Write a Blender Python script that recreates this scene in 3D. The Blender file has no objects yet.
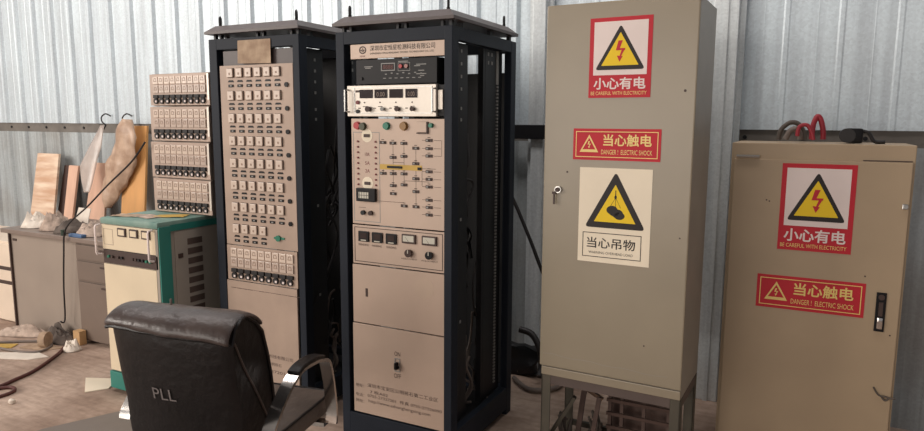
import bpy, bmesh, math, random
from mathutils import Vector, Matrix, noise
random.seed(7)
C = bpy.context.scene.collection
PI = math.pi

# ---------------------------------------------------------------- materials
def lin(c):
    return tuple(((v/255)/12.92 if v/255 <= .04045 else ((v/255+.055)/1.055)**2.4) for v in c)
MATS = {}
def mat(name, rgb, rough=.6, metal=0., var=.12, scale=6., bump=0., bscale=40., rgb2=None, spec=.5, alpha=1., stretch=(1,1,1), trans=0., detail=4, lo=.35, hi=.7):
    if name in MATS: return MATS[name]
    m = bpy.data.materials.new(name); m.use_nodes = True
    nt = m.node_tree; b = nt.nodes['Principled BSDF']
    tc = nt.nodes.new('ShaderNodeTexCoord'); mp = nt.nodes.new('ShaderNodeMapping')
    mp.inputs['Scale'].default_value = stretch
    nt.links.new(tc.outputs['Object'], mp.inputs[0])
    n = nt.nodes.new('ShaderNodeTexNoise'); n.inputs['Scale'].default_value = scale; n.inputs['Detail'].default_value = detail
    nt.links.new(mp.outputs[0], n.inputs['Vector'])
    cr = nt.nodes.new('ShaderNodeValToRGB')
    a = lin(rgb); c2 = lin(rgb2) if rgb2 else tuple(v*(1-var*2) for v in a)
    cr.color_ramp.elements[0].position = lo; cr.color_ramp.elements[1].position = hi
    cr.color_ramp.elements[0].color = (*c2, 1); cr.color_ramp.elements[1].color = (*a, 1)
    nt.links.new(n.outputs['Fac'], cr.inputs[0]); nt.links.new(cr.outputs[0], b.inputs['Base Color'])
    b.inputs['Roughness'].default_value = rough; b.inputs['Metallic'].default_value = metal
    b.inputs['Specular IOR Level'].default_value = spec
    b.inputs['Alpha'].default_value = alpha
    b.inputs['Transmission Weight'].default_value = trans
    if bump:
        n2 = nt.nodes.new('ShaderNodeTexNoise'); n2.inputs['Scale'].default_value = bscale; n2.inputs['Detail'].default_value = 5
        nt.links.new(mp.outputs[0], n2.inputs['Vector'])
        bp = nt.nodes.new('ShaderNodeBump'); bp.inputs['Strength'].default_value = bump; bp.inputs['Distance'].default_value = .01
        nt.links.new(n2.outputs['Fac'], bp.inputs['Height']); nt.links.new(bp.outputs[0], b.inputs['Normal'])
    MATS[name] = m; return m

def galv(name, rgb, rgb2, metal, rough, dirt):
    m = bpy.data.materials.new(name); m.use_nodes = True
    nt = m.node_tree; L = nt.links; b = nt.nodes['Principled BSDF']
    tc = nt.nodes.new('ShaderNodeTexCoord')
    v = nt.nodes.new('ShaderNodeTexVoronoi'); v.inputs['Scale'].default_value = 90
    L.new(tc.outputs['Object'], v.inputs['Vector'])
    mp = nt.nodes.new('ShaderNodeMapping'); mp.inputs['Scale'].default_value = (14, 14, .7)
    L.new(tc.outputs['Object'], mp.inputs[0])
    n = nt.nodes.new('ShaderNodeTexNoise'); n.inputs['Scale'].default_value = 1.6; n.inputs['Detail'].default_value = 6
    L.new(mp.outputs[0], n.inputs['Vector'])
    mx = nt.nodes.new('ShaderNodeMix'); mx.data_type = 'RGBA'
    mx.inputs['A'].default_value = (*lin(rgb2), 1); mx.inputs['B'].default_value = (*lin(rgb), 1)
    cr = nt.nodes.new('ShaderNodeValToRGB'); cr.color_ramp.elements[0].position = .33; cr.color_ramp.elements[1].position = .62
    L.new(n.outputs['Fac'], cr.inputs[0]); L.new(cr.outputs[0], mx.inputs['Factor'])
    mx2 = nt.nodes.new('ShaderNodeMix'); mx2.data_type = 'RGBA'; mx2.blend_type = 'MULTIPLY'; mx2.inputs['Factor'].default_value = .13
    L.new(mx.outputs['Result'], mx2.inputs['A'])
    sp = nt.nodes.new('ShaderNodeSeparateColor'); L.new(v.outputs['Color'], sp.inputs[0]); L.new(sp.outputs[0], mx2.inputs['B'])
    n3 = nt.nodes.new('ShaderNodeTexNoise'); n3.inputs['Scale'].default_value = 2.2; n3.inputs['Detail'].default_value = 8
    L.new(tc.outputs['Object'], n3.inputs['Vector'])
    c3 = nt.nodes.new('ShaderNodeValToRGB'); c3.color_ramp.elements[0].position = .42; c3.color_ramp.elements[1].position = .68
    L.new(n3.outputs['Fac'], c3.inputs[0])
    mu = nt.nodes.new('ShaderNodeMath'); mu.operation = 'MULTIPLY'; mu.inputs[1].default_value = dirt; L.new(c3.outputs[0], mu.inputs[0])
    mx3 = nt.nodes.new('ShaderNodeMix'); mx3.data_type = 'RGBA'; mx3.inputs['B'].default_value = (*lin((120, 105, 88)), 1)
    L.new(mu.outputs[0], mx3.inputs['Factor']); L.new(mx2.outputs['Result'], mx3.inputs['A'])
    L.new(mx3.outputs['Result'], b.inputs['Base Color'])
    b.inputs['Metallic'].default_value = metal; b.inputs['Roughness'].default_value = rough
    bp = nt.nodes.new('ShaderNodeBump'); bp.inputs['Strength'].default_value = .12; bp.inputs['Distance'].default_value = .01
    L.new(n.outputs['Fac'], bp.inputs['Height']); L.new(bp.outputs[0], b.inputs['Normal'])
    MATS[name] = m; return m

M_wall = galv('galvanised_sheet', (216, 228, 234), (196, 206, 212), .12, .4, .06)
M_wall_low = galv('galvanised_sheet_dusty', (184, 192, 194), (160, 166, 168), .12, .5, .35)
M_rail = mat('dull_rail', (128, 122, 115), .6, .3, .12, 9, .2)
M_post = galv('post_steel', (218, 224, 225), (192, 199, 202), .12, .35, .06)
M_navy = mat('dark_blue_enamel', (33, 39, 49), .55, 0, .1, 5, .05, 60, spec=.22)
M_lid = mat('brown_grey_enamel', (78, 66, 64), .45, 0, .1, 6)
M_black = mat('black_steel', (14, 14, 18), .5, 0, .1)
M_blackpl = mat('black_plastic', (22, 20, 22), .45, 0, .1, spec=.25)
M_soot = mat('dark_inside', (13, 13, 17), .6, .0, .1)
M_alu = mat('beige_panel', (198, 174, 156), .42, .1, .06, 3, .05, 80, stretch=(1, 1, 1))
M_aluB = mat('dusty_panel', (182, 158, 141), .5, .05, .08, 5, .05)
M_silver = mat('brushed_panel', (228, 218, 205), .35, .25, .05, 6)
M_ink = mat('printed_ink', (70, 52, 46), .6, 0, .05)
M_inkb = mat('black_ink', (26, 22, 22), .6, 0, .05)
M_white = mat('white_print', (225, 222, 215), .5, 0, .04)
M_grey = mat('grey_enamel', (148, 146, 142), .5, 0, .08)
M_chrome = mat('chrome', (225, 220, 215), .16, 1., .04)
M_steel = mat('bright_steel', (190, 188, 184), .3, .9, .06)
M_red = mat('red_plastic', (185, 45, 50), .35)
M_green = mat('green_plastic', (40, 125, 100), .35)
M_dkgreen = mat('olive_plastic', (70, 72, 45), .4)
M_yel = mat('amber_plastic', (150, 110, 55), .35)
M_maroon = mat('maroon_paint', (120, 35, 38), .5)
M_lens = mat('window_glass_dark', (52, 42, 42), .12, 0, .1)
M_lenslt = mat('meter_face', (205, 200, 185), .25, 0, .04)
M_cabT = mat('grey_beige_enamel', (150, 138, 118), .34, .0, .045, 2.5, .03, 25)
M_cabR = mat('beige_enamel', (174, 152, 124), .5, .0, .05, 3, .03, 25)
M_cabside = mat('stone_enamel', (150, 142, 130), .4, 0, .05)
M_signred = mat('sign_red', (192, 22, 42), .62, 0, .04)
M_signwhite = mat('sign_white', (234, 218, 212), .62, 0, .03)
M_signcream = mat('sign_cream', (240, 226, 202), .62, 0, .03)
M_signyel = mat('sign_yellow', (240, 202, 20), .62, 0, .03)
M_signblk = mat('sign_black', (28, 20, 20), .62, 0, .03)
M_gold = mat('sign_gold', (235, 205, 120), .4, 0, .03)
M_leather = mat('black_leather', (28, 23, 23), .42, 0, .2, 8, .35, 30, spec=.28)
M_leatherflap = mat('worn_leather_flap', (78, 66, 62), .36, 0, .18, 7, .5, 22)
M_seat = mat('worn_leather_seat', (96, 84, 76), .5, 0, .15, 7, .4, 30)
M_cream = mat('cream_enamel', (232, 214, 184), .45, 0, .05, 4)
M_teal = mat('teal_enamel', (52, 134, 122), .4, 0, .08, 5)
M_tealtop = mat('dusty_teal', (136, 160, 148), .6, 0, .1, 9, rgb2=(98, 134, 124))
M_boxside = mat('power_side_grey', (170, 160, 148), .5, 0, .06)
M_desk = mat('grey_desk_laminate', (158, 144, 132), .55, 0, .05, 3)
M_deskdk = mat('brown_desk_laminate', (122, 106, 95), .55, 0, .06, 3)
M_desktop = mat('desk_top_laminate', (136, 120, 110), .45, 0, .08, 4)
M_drawer = mat('cream_laminate', (228, 210, 190), .5, 0, .04)
M_ply = mat('pale_board', (236, 214, 190), .5, 0, .1, 3, stretch=(1, 1, 6), rgb2=(200, 160, 130))
M_pink = mat('pinkish_board', (222, 180, 155), .55, 0, .08, 3, stretch=(4, 4, .6))
M_orange = mat('orange_board', (220, 162, 98), .55, 0, .08, 3, stretch=(4, 4, .6))
M_brown = mat('dark_brown_board', (64, 40, 32), .6)
M_bag = mat('brown_wrapping', (206, 178, 154), .4, 0, .15, 9, .7, 14, rgb2=(164, 134, 112))
M_film = mat('clear_film', (215, 200, 190), .25, 0, .1, 9, .5, 16, alpha=.55)
M_paper = mat('paper', (232, 220, 206), .8, 0, .08, 12)
M_tan = mat('tan_paper', (196, 172, 146), .8, 0, .12, 16, rgb2=(158, 132, 110))
M_card = mat('cardboard', (205, 165, 118), .8, 0, .1)
M_rag = mat('dusty_cloth', (204, 182, 166), .9, 0, .22, 22, .8, 24)
M_ragdk = mat('grey_cloth', (112, 100, 92), .9, 0, .2, 12, .6, 18)
M_yelband = mat('yellow_tape', (210, 172, 84), .6)
M_cabblk = mat('black_rubber', (34, 30, 30), .55)
M_cabred = mat('red_brown_rubber', (88, 44, 38), .55)
M_cabgrey = mat('grey_rubber', (120, 108, 100), .6)
M_hose = mat('brown_hose', (92, 82, 74), .6)
M_redhose = mat('red_hose', (165, 38, 52), .5)
M_angle = mat('olive_steel', (86, 80, 68), .6, .1, .12)
M_scrap = mat('rusty_steel', (96, 76, 68), .75, .1, .2, 12)
M_wood = mat('old_wood', (124, 98, 80), .85, 0, .18, 8, stretch=(1, 1, 4))
M_blue = mat('blue_plastic', (80, 110, 150), .5)

# floor ---------------------------------------------------------------
def floor_mat():
    m = bpy.data.materials.new('dusty_concrete'); m.use_nodes = True
    nt = m.node_tree; L = nt.links; b = nt.nodes['Principled BSDF']
    tc = nt.nodes.new('ShaderNodeTexCoord')
    def noise_(scale, st, det=6, rot=0):
        mp = nt.nodes.new('ShaderNodeMapping'); mp.inputs['Scale'].default_value = st; mp.inputs['Rotation'].default_value = (0, 0, rot)
        L.new(tc.outputs['Object'], mp.inputs[0])
        n = nt.nodes.new('ShaderNodeTexNoise'); n.inputs['Scale'].default_value = scale; n.inputs['Detail'].default_value = det
        L.new(mp.outputs[0], n.inputs['Vector']); return n
    def ramp(n, a, c, p0=.35, p1=.65):
        r = nt.nodes.new('ShaderNodeValToRGB'); r.color_ramp.elements[0].position = p0; r.color_ramp.elements[1].position = p1
        r.color_ramp.elements[0].color = (*a, 1); r.color_ramp.elements[1].color = (*c, 1); L.new(n.outputs['Fac'], r.inputs[0]); return r
    r1 = ramp(noise_(2.2, (1, 1, 1)), lin((152, 128, 112)), lin((196, 172, 155)))
    r2 = ramp(noise_(3.5, (1, 7, 1), rot=.35), (.55, .52, .5), (1, 1, 1), .36, .58)
    r3 = ramp(noise_(26, (1, 1, 1)), (.78, .76, .74), (1, 1, 1), .3, .6)
    a = nt.nodes.new('ShaderNodeMix'); a.data_type = 'RGBA'; a.blend_type = 'MULTIPLY'; a.inputs['Factor'].default_value = .42
    L.new(r1.outputs[0], a.inputs['A']); L.new(r2.outputs[0], a.inputs['B'])
    c = nt.nodes.new('ShaderNodeMix'); c.data_type = 'RGBA'; c.blend_type = 'MULTIPLY'; c.inputs['Factor'].default_value = .8
    L.new(a.outputs['Result'], c.inputs['A']); L.new(r3.outputs[0], c.inputs['B'])
    L.new(c.outputs['Result'], b.inputs['Base Color']); b.inputs['Roughness'].default_value = .75
    bp = nt.nodes.new('ShaderNodeBump'); bp.inputs['Strength'].default_value = .3; bp.inputs['Distance'].default_value = .01
    n = noise_(12, (1, 3, 1), rot=.35); L.new(n.outputs['Fac'], bp.inputs['Height']); L.new(bp.outputs[0], b.inputs['Normal'])
    return m
M_floor = floor_mat()
M_mat = mat('smooth_grey_mat', (126, 116, 108), .6, 0, .08, 4, .05)

# ---------------------------------------------------------------- mesh builder
class MB:
    def __init__(s, org=(0, 0, 0)): s.bm = bmesh.new(); s.o = Vector(org)
    def _v(s, p): return s.bm.verts.new(Vector(p)-s.o)
    def box(s, x0, x1, y0, y1, z0, z1, bev=0):
        r = bmesh.ops.create_cube(s.bm, size=1)
        vs = r['verts']
        for v in vs:
            v.co = Vector(((x0+x1)/2+v.co.x*(x1-x0), (y0+y1)/2+v.co.y*(y1-y0), (z0+z1)/2+v.co.z*(z1-z0)))-s.o
        if bev:
            es = list({e for v in vs for e in v.link_edges})
            bmesh.ops.bevel(s.bm, geom=es, offset=bev, segments=2, affect='EDGES', profile=.6)
        return s
    def cyl(s, p, q, r, n=14, r2=None):
        p = Vector(p)-s.o; q = Vector(q)-s.o; d = q-p
        m = Matrix.Translation((p+q)/2) @ d.to_track_quat('Z', 'Y').to_matrix().to_4x4()
        bmesh.ops.create_cone(s.bm, cap_ends=True, segments=n, radius1=r, radius2=r if r2 is None else r2, depth=d.length, matrix=m)
        return s
    def poly(s, pts2, y0, y1):          # polygon in x,z extruded y0..y1
        a = [s._v((x, y0, z)) for x, z in pts2]; b = [s._v((x, y1, z)) for x, z in pts2]
        n = len(a); s.bm.faces.new(a); s.bm.faces.new(b[::-1])
        for i in range(n): s.bm.faces.new((a[i], b[i], b[(i+1) % n], a[(i+1) % n]))
        return s
    def ring(s, outer, inner, y0, y1):  # frame between two outlines of equal count
        n = len(outer)
        A = [[s._v((x, y, z)) for x, z in L] for L in (outer, inner) for y in (y0, y1)]
        o0, o1, i0, i1 = A
        for i in range(n):
            j = (i+1) % n
            for f in ((o0[i], o0[j], i0[j], i0[i]), (o1[i], i1[i], i1[j], o1[j]), (o0[i], o1[i], o1[j], o0[j]), (i0[i], i0[j], i1[j], i1[i])): s.bm.faces.new(f)
        return s
    def hexa(s, b4, t4):
        a = [s._v(p) for p in b4]; c = [s._v(p) for p in t4]
        s.bm.faces.new(a[::-1]); s.bm.faces.new(c)
        for i in range(4): s.bm.faces.new((a[i], a[(i+1) % 4], c[(i+1) % 4], c[i]))
        return s
    def tube(s, pts, r, n=8, flat=None, smooth=True):
        P = [Vector(p)-s.o for p in pts]
        if smooth and len(P) > 2:
            Q = []
            for i in range(len(P)-1):
                p0 = P[max(i-1, 0)]; p1 = P[i]; p2 = P[i+1]; p3 = P[min(i+2, len(P)-1)]
                for k in range(6):
                    t = k/6; Q.append(.5*((2*p1)+(-p0+p2)*t+(2*p0-5*p1+4*p2-p3)*t*t+(-p0+3*p1-3*p2+p3)*t**3))
            Q.append(P[-1]); P = Q
        rings = []; up = None
        for i, p in enumerate(P):
            d = (P[min(i+1, len(P)-1)]-P[max(i-1, 0)]).normalized()
            if up is None:
                up = Vector((0, 0, 1)) if abs(d.z) < .9 else Vector((1, 0, 0))
                if flat: up = Vector(flat[2])
            x = d.cross(up).normalized(); u = x.cross(d).normalized(); up = u
            rx, ru = (flat[0], flat[1]) if flat else (r, r)
            if flat: pr = [(-1, -1), (1, -1), (1, 1), (-1, 1)]; rings.append([s.bm.verts.new(p+x*a*rx+u*b*ru) for a, b in pr])
            else: rings.append([s.bm.verts.new(p+x*math.cos(2*PI*k/n)*rx+u*math.sin(2*PI*k/n)*ru) for k in range(n)])
        m = len(rings[0])
        for i in range(len(rings)-1):
            for k in range(m): s.bm.faces.new((rings[i][k], rings[i][(k+1) % m], rings[i+1][(k+1) % m], rings[i+1][k]))
        s.bm.faces.new(rings[0][::-1]); s.bm.faces.new(rings[-1]); return s
    def text(s, st, x0, x1, z0, z1, y, bold=0):
        cu = bpy.data.curves.new('t', 'FONT'); cu.body = st; cu.size = 1; cu.resolution_u = 3; cu.offset = bold
        o = bpy.data.objects.new('t', cu); C.objects.link(o)
        dg = bpy.context.evaluated_depsgraph_get(); dg.update()
        me = bpy.data.meshes.new_from_object(o.evaluated_get(dg))
        if len(me.vertices) > 2:
            xs = [v.co.x for v in me.vertices]; ys = [v.co.y for v in me.vertices]
            ax, bx, ay, by = min(xs), max(xs), min(ys), max(ys)
            vv = [s._v((x0+(v.co.x-ax)/(bx-ax)*(x1-x0), y, z0+(v.co.y-ay)/(by-ay)*(z1-z0))) for v in me.vertices]
            for p in me.polygons:
                try: s.bm.faces.new([vv[i] for i in p.vertices])
                except ValueError: pass
        bpy.data.objects.remove(o); bpy.data.curves.remove(cu); bpy.data.meshes.remove(me)
        return s
    def mesh(s, name, m, smooth=False):
        me = bpy.data.meshes.new(name)
        bmesh.ops.recalc_face_normals(s.bm, faces=s.bm.faces[:])
        s.bm.to_mesh(me); s.bm.free(); me.materials.append(m)
        if smooth:
            for p in me.polygons: p.use_smooth = True
            try: me.set_sharp_from_angle(angle=math.radians(40))
            except Exception: pass
        return me
    def build(s, name, m, parent=None, smooth=False):
        o = bpy.data.objects.new(name, s.mesh(name, m, smooth)); C.objects.link(o)
        if parent: o.parent = parent
        return o
def tag(o, label=None, cat=None, group=None, kind=None):
    for k, v in (('label', label), ('category', cat), ('group', group), ('kind', kind)):
        if v: o[k] = v
    return o
def root(name, loc, label, cat, group=None, rz=0):
    o = bpy.data.objects.new(name, None); C.objects.link(o); o.location = loc; o.rotation_euler = (0, 0, rz); o.empty_display_size = .1
    return tag(o, label, cat, group)
def inst(name, me, parent, loc, rot=(0, 0, 0)):
    o = bpy.data.objects.new(name, me); C.objects.link(o); o.parent = parent; o.location = loc; o.rotation_euler = rot; return o
def many(name, boxes, m, R, par=None, bev=0):
    for q in boxes:
        c = Vector(((q[0]+q[1])/2, (q[2]+q[3])/2, (q[4]+q[5])/2)); b = MB(c); b.box(*q, bev); e = b.build(name, m, par or R); e.location = c-Vector(R.location)
def multi(name, pairs):            # several builders with their materials in one mesh
    bm = bmesh.new(); out = bpy.data.meshes.new(name)
    for i, (mb, m) in enumerate(pairs):
        t = mb.mesh('t', m); n0 = len(bm.faces); bm.from_mesh(t); bm.faces.ensure_lookup_table()
        for f_ in bm.faces[n0:]: f_.material_index = i
        bpy.data.meshes.remove(t); out.materials.append(m)
    bm.to_mesh(out); bm.free(); return out
def solo(name, mb, m, label, cat, group=None, smooth=False):    # one-mesh thing; the builder's origin becomes its location
    loc = mb.o.copy(); o = mb.build(name, m, None, smooth); o.location = loc; return tag(o, label, cat, group)
def copy_tree(o, parent=None):
    c = o.copy(); C.objects.link(c); c.parent = parent
    for ch in list(o.children): copy_tree(ch, c)
    return c

# ---------------------------------------------------------------- setting
WY = 3.95
f = MB(); f.box(-13, 5, -4, 4.4, -.1, 0); fo = f.build('floor', M_floor); tag(fo, kind='structure')

b = MB(); b.box(-13, 5, -6, 4.4, 5.2, 5.3); tag(b.build('shade_ceiling', mat('shade_ceiling_grey', (120, 122, 124), .7, 0, .05)), kind='structure')  # unseen roof plane added to shade the world light from above
XS = -1.631
def sheet(z0, z1, y):
    mb = MB(); prof = []
    x = XS-39*.27
    while x < XS-.01:
        for dx, dy in ((0, 0), (.085, 0), (.092, -.003), (.104, -.003), (.111, 0), (.165, 0), (.172, -.003), (.184, -.003), (.191, 0), (.27-.052, 0), (.27-.038, -.024), (.27-.018, -.024)):
            prof.append((x+dx, y+dy))
        x += .27
    x = XS
    while x < 4:       # flatter sheets on the right
        for dx, dy in ((0, 0), (.12, 0), (.123, -.0006), (.130, 0), (.212, 0), (.220, -.003), (.238, -.003), (.246, 0)): prof.append((x+dx, y+dy))
        x += .25
    prof.append((x, y))
    a = [mb._v((p[0], p[1], z0)) for p in prof]; b = [mb._v((p[0], p[1], z1)) for p in prof]
    for i in range(len(a)-1): mb.bm.faces.new((a[i], a[i+1], b[i+1], b[i]))
    return mb
w = sheet(1.515, 5.2, WY); wo = w.build('wall_back', M_wall); tag(wo, kind='structure')
md = wo.modifiers.new('s', 'SOLIDIFY'); md.thickness = .003; md.offset = 1
w = sheet(0, 1.432, WY+.004); w2 = w.build('lower_sheet', M_wall_low, wo)
md = w2.modifiers.new('s', 'SOLIDIFY'); md.thickness = .003; md.offset = 1
r = MB(); r.box(-12, 4, WY+.012, WY+.08, 1.40, 1.56)
ro = r.build('trim_1', M_rail); tag(ro, kind='structure')
bl = MB()
x = -11.8
while x < 4:
    bl.cyl((x, WY+.012, 1.475), (x, WY+.004, 1.475), .011, 8); x += .28
bl.build('rail_bolts', M_black, ro)
for i, (xa, xb) in enumerate(((-1.515, -1.435), (-.50, -.375))):
    p = MB(); p.box(xa, xb, 3.86, 3.915, 0, 5.2, .004); p.box(xa-.035, xa+.01, 3.905, 3.93, 0, 5.2); p.box(xb-.01, xb+.03, 3.905, 3.93, 0, 5.2)
    if i: p.box((xa+xb)/2-.012, (xa+xb)/2+.012, 3.852, 3.86, 0, 5.2)
    tag(p.build('trim_%d' % (i+2), M_post), kind='structure')

b = MB(); b.box(-1.9, -1.14, 3.835, 3.859, 1.447, 1.532, .003); tag(b.build('trim_4', M_black), kind='structure')
# ---------------------------------------------------------------- racks
def rack_frame(R, X0, X1, Y0, Y1, top, pw=.038, pl=.045, hd=.055):
    W = MB(R.location)
    for xa, xb in ((X0, X0+pl), (X1-pw, X1)):
        for ya, yb, in ((Y0, Y0+.06), (Y1-.06, Y1)):
            many('post', [(xa, xb, ya, yb, 0, top)], M_navy, R, None, .003)
    for nm, za, zb in (('top_rail', top-hd, top), ('bottom_rail', .03, .15)):
        B = MB(R.location)
        B.box(X0+.003, X1-.003, Y0+.001, Y0+.05, za, zb, .002); B.box(X0+.003, X1-.003, Y1-.05, Y1-.001, za, zb, .002)
        B.box(X0+.001, X0+.04, Y0+.05, Y1-.05, za, zb, .002); B.box(X1-.035, X1-.001, Y0+.05, Y1-.05, za, zb, .002)
        B.build(nm, M_navy, R)
    # raised lid
    L = MB(R.location); a = top+.022; xa, xb, ya, yb = X0+.004, X1+.022, Y0-.03, Y1-.03
    L.hexa([(xa, ya, a+.012), (xb, ya, a+.012), (xb, yb, a+.012), (xa, yb, a+.012)], [(xa+.04, ya+.04, a+.045), (xb-.04, ya+.04, a+.045), (xb-.04, yb-.04, a+.045), (xa+.04, yb-.04, a+.045)])
    L.box(xa, xb, ya, yb, a, a+.013)
    L.build('lid', M_lid, R)
    many('lid_spacer', [(px, px+.012, Y0+.01, Y0+.03, top, a) for px in (X0+.03, X0+.07, (X0+X1)/2+.02, (X0+X1)/2+.06, X1-.06, X1-.02)], M_black, R)
    many('lid_spacer', [(xx, xx+.018, py, py+.02, top, a) for py in (Y0+.1, Y0+.4, Y1-.06) for xx in (X1-.03, X0+.012)], M_black, R)
    for px, py in ((X0+.06, Y0+.03), (X1-.035, Y0+.03), (X1-.03, Y1-.09), (X0+.05, Y1-.09)):
        E = MB((px, py, a+.035))
        E.cyl((px, py, a+.03), (px, py, a+.055), .008, 8)
        pts = [(px-.006*math.cos(t), py+.011*math.cos(t), a+.070+.022*math.sin(t)) for t in [k*PI/4 for k in range(9)]]
        E.tube(pts, .0055, 6)
        e = E.build('eye_bolt', M_black, R, True); e.location = Vector((px, py, a+.035))-R.location
    # inner rails
    for rx in (X1-.075, X0+.055):
        for ry in (Y0+.13, Y0+.40, Y0+.55):
            I = MB(R.location); I.box(rx, rx+.028, ry, ry+.035, .15, top-hd); I.build('mounting_rail', M_black, R)
    if True:
        many('side_dark_fill', [(X1-.049, X1-.046, Y0+.065, Y0+.235, .15, top-hd), (X1-.049, X1-.046, Y0+.42, Y0+.615, .15, top-hd)], M_black, R)  # black strips added so the open rack side reads dark
        many('bright_hole_square', [(X1-.046, X1-.044, Y0+.165, Y0+.178, z, z+.014) for z in [1.85-.055*k for k in range(0, 4)]+[1.60, 1.55, 1.1, .62]]+[(X1-.046, X1-.044, Y0+yy_, Y0+yy_+.014, z, z+.016) for z in (1.86, 1.82) for yy_ in (.445, .485)], M_grey, R)  # pale squares coloured to stand in for bright square holes
    D = MB(R.location)
    for k in range(90): D.box(X1-.046, X1-.040, Y0+.545, Y0+.562, .2+k*.017, .2+k*.017+.009)
    D.box(X1-.046, X1-.042, Y0+.54, Y0+.566, 1.73, top-hd)
    D.build('cable_duct', M_grey, R)
    P = MB(R.location); P.box(X0+.05, X1-.05, Y1-.012, Y1-.004, .15, 1.795 if X0 > -2.2 else top-.002); P.build('rear_panel', M_soot, R)
    P = MB(R.location); P.box(X0+.05, X1-.05, Y0+.06, Y1-.06, .10, .115); P.build('bottom_shelf', M_soot, R)

def cable_bundle(R, X, Ya, Yb, n, sd):
    rr = random.Random(sd)
    for mname, mm, cnt in (('cable_loom', M_cabblk, n), ('pale_cable', M_cabgrey, n//2)):
        B = MB(R.location)
        for i in range(cnt):
            y = rr.uniform(Ya, Yb); x = X-rr.uniform(0, .12); z = rr.uniform(.3, .7 if mm is M_cabgrey else 1.7)
            pts = [(x, y, z)]
            for k in range(4): pts.append((x+rr.uniform(-.03, .03), y+rr.uniform(-.05, .05), max(.14, pts[-1][2]-rr.uniform(.03, .16))))
            B.tube(pts, rr.uniform(.004, .009), 6)
        B.build(mname, mm, R, True)

# --- middle rack (instrument rack)
A = root('instrument_rack', (-1.65, 2.535, 0), 'dark blue open steel rack full of instruments with a company name plate on top', 'equipment rack')
rack_frame(A, -1.95, -1.35, 2.535, 3.22, 1.945)
def face(R, name, x0, x1, z0, z1, m, y, th=.012, bev=.0015, par=None):
    b = MB(R.location); b.box(x0, x1, y, y+th, z0, z1, bev); return b.build(name, m, par or R)
YA = 2.540
o = A.location
s = face(A, 'name_plate', -1.872, -1.389, 1.824, 1.888, M_alu, YA)
t = MB(o); t.text('深圳市宏恒星检测科技有限公司', -1.765, -1.435, 1.856, 1.880, YA-.0008)
t.text('SHENZHEN HONGHENGXING TESTING TECHNOLOGY CO., LTD', -1.765, -1.44, 1.840, 1.849, YA-.0008); t.build('lettering', M_inkb, s)
t = MB(o)
cx, cz = -1.805, 1.862
def circ(cx, cz, rx, rz, n=24): return [(cx+rx*math.cos(2*PI*k/n), cz+rz*math.sin(2*PI*k/n)) for k in range(n)]
t.ring(circ(cx, cz, .019, .017), circ(cx, cz, .014, .012), YA-.001, YA); t.box(cx-.014, cx+.014, YA-.001, YA, cz-.002, cz+.002); t.text('6', cx-.006, cx+.006, cz-.009, cz+.009, YA-.0012); t.build('round_emblem', M_ink, s)
t = MB(o); t.text('HHX', cx-.014, cx+.014, cz-.031, cz-.023, YA-.0008); t.build('emblem_lettering', M_maroon, s)
# controller
s = face(A, 'controller', -1.845, -1.428, 1.712, 1.820, M_blackpl, YA+.004, .14)
y = YA+.003
t = MB(o); t.ring([(-1.71, 1.768), (-1.638, 1.768), (-1.638, 1.802), (-1.71, 1.802)], [(-1.706, 1.772), (-1.642, 1.772), (-1.642, 1.798), (-1.706, 1.798)], y-.0005, y+.002)
t.ring([(-1.622, 1.766), (-1.56, 1.766), (-1.56, 1.802), (-1.622, 1.802)], [(-1.620, 1.768), (-1.562, 1.768), (-1.562, 1.8), (-1.620, 1.8)], y-.0005, y+.002)
for xa, za, ww in ((-1.80, 1.787, .045), (-1.795, 1.781, .03), (-1.53, 1.79, .05), (-1.54, 1.784, .03), (-1.52, 1.764, .03), (-1.53, 1.75, .05), (-1.51, 1.742, .02), (-1.62, 1.805, .05)): t.box(xa, xa+ww, y, y+.002, za, za+.0035)
for k in range(7): t.box(-1.69+k*.03, -1.68+k*.03, y, y+.002, 1.752+(k % 2)*.004, 1.756+(k % 2)*.004); t.box(-1.70+k*.03, -1.685+k*.03, y, y+.002, 1.735, 1.738)
t.build('markings', M_grey, s)
face(A, 'display_window', -1.706, -1.642, 1.772, 1.798, M_lens, y, .003, 0, s)
d = MB(o); d.text('8888', -1.70, -1.648, 1.776, 1.794, y-.0006); d.build('display_digits', mat('dim_digits', (110, 60, 50), .5), s)
for xx, mm in ((-1.607, M_red), (-1.578, mat('pink_plastic', (170, 120, 112), .4))):
    b = MB(o); b.cyl((xx, y-.006, 1.786), (xx, y+.003, 1.786), .009, 12); b.build('push_button', mm, s)
b = MB(o); b.cyl((-1.815, y-.006, 1.738), (-1.815, y+.003, 1.738), .007, 12); b.build('socket', M_soot, s)
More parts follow.
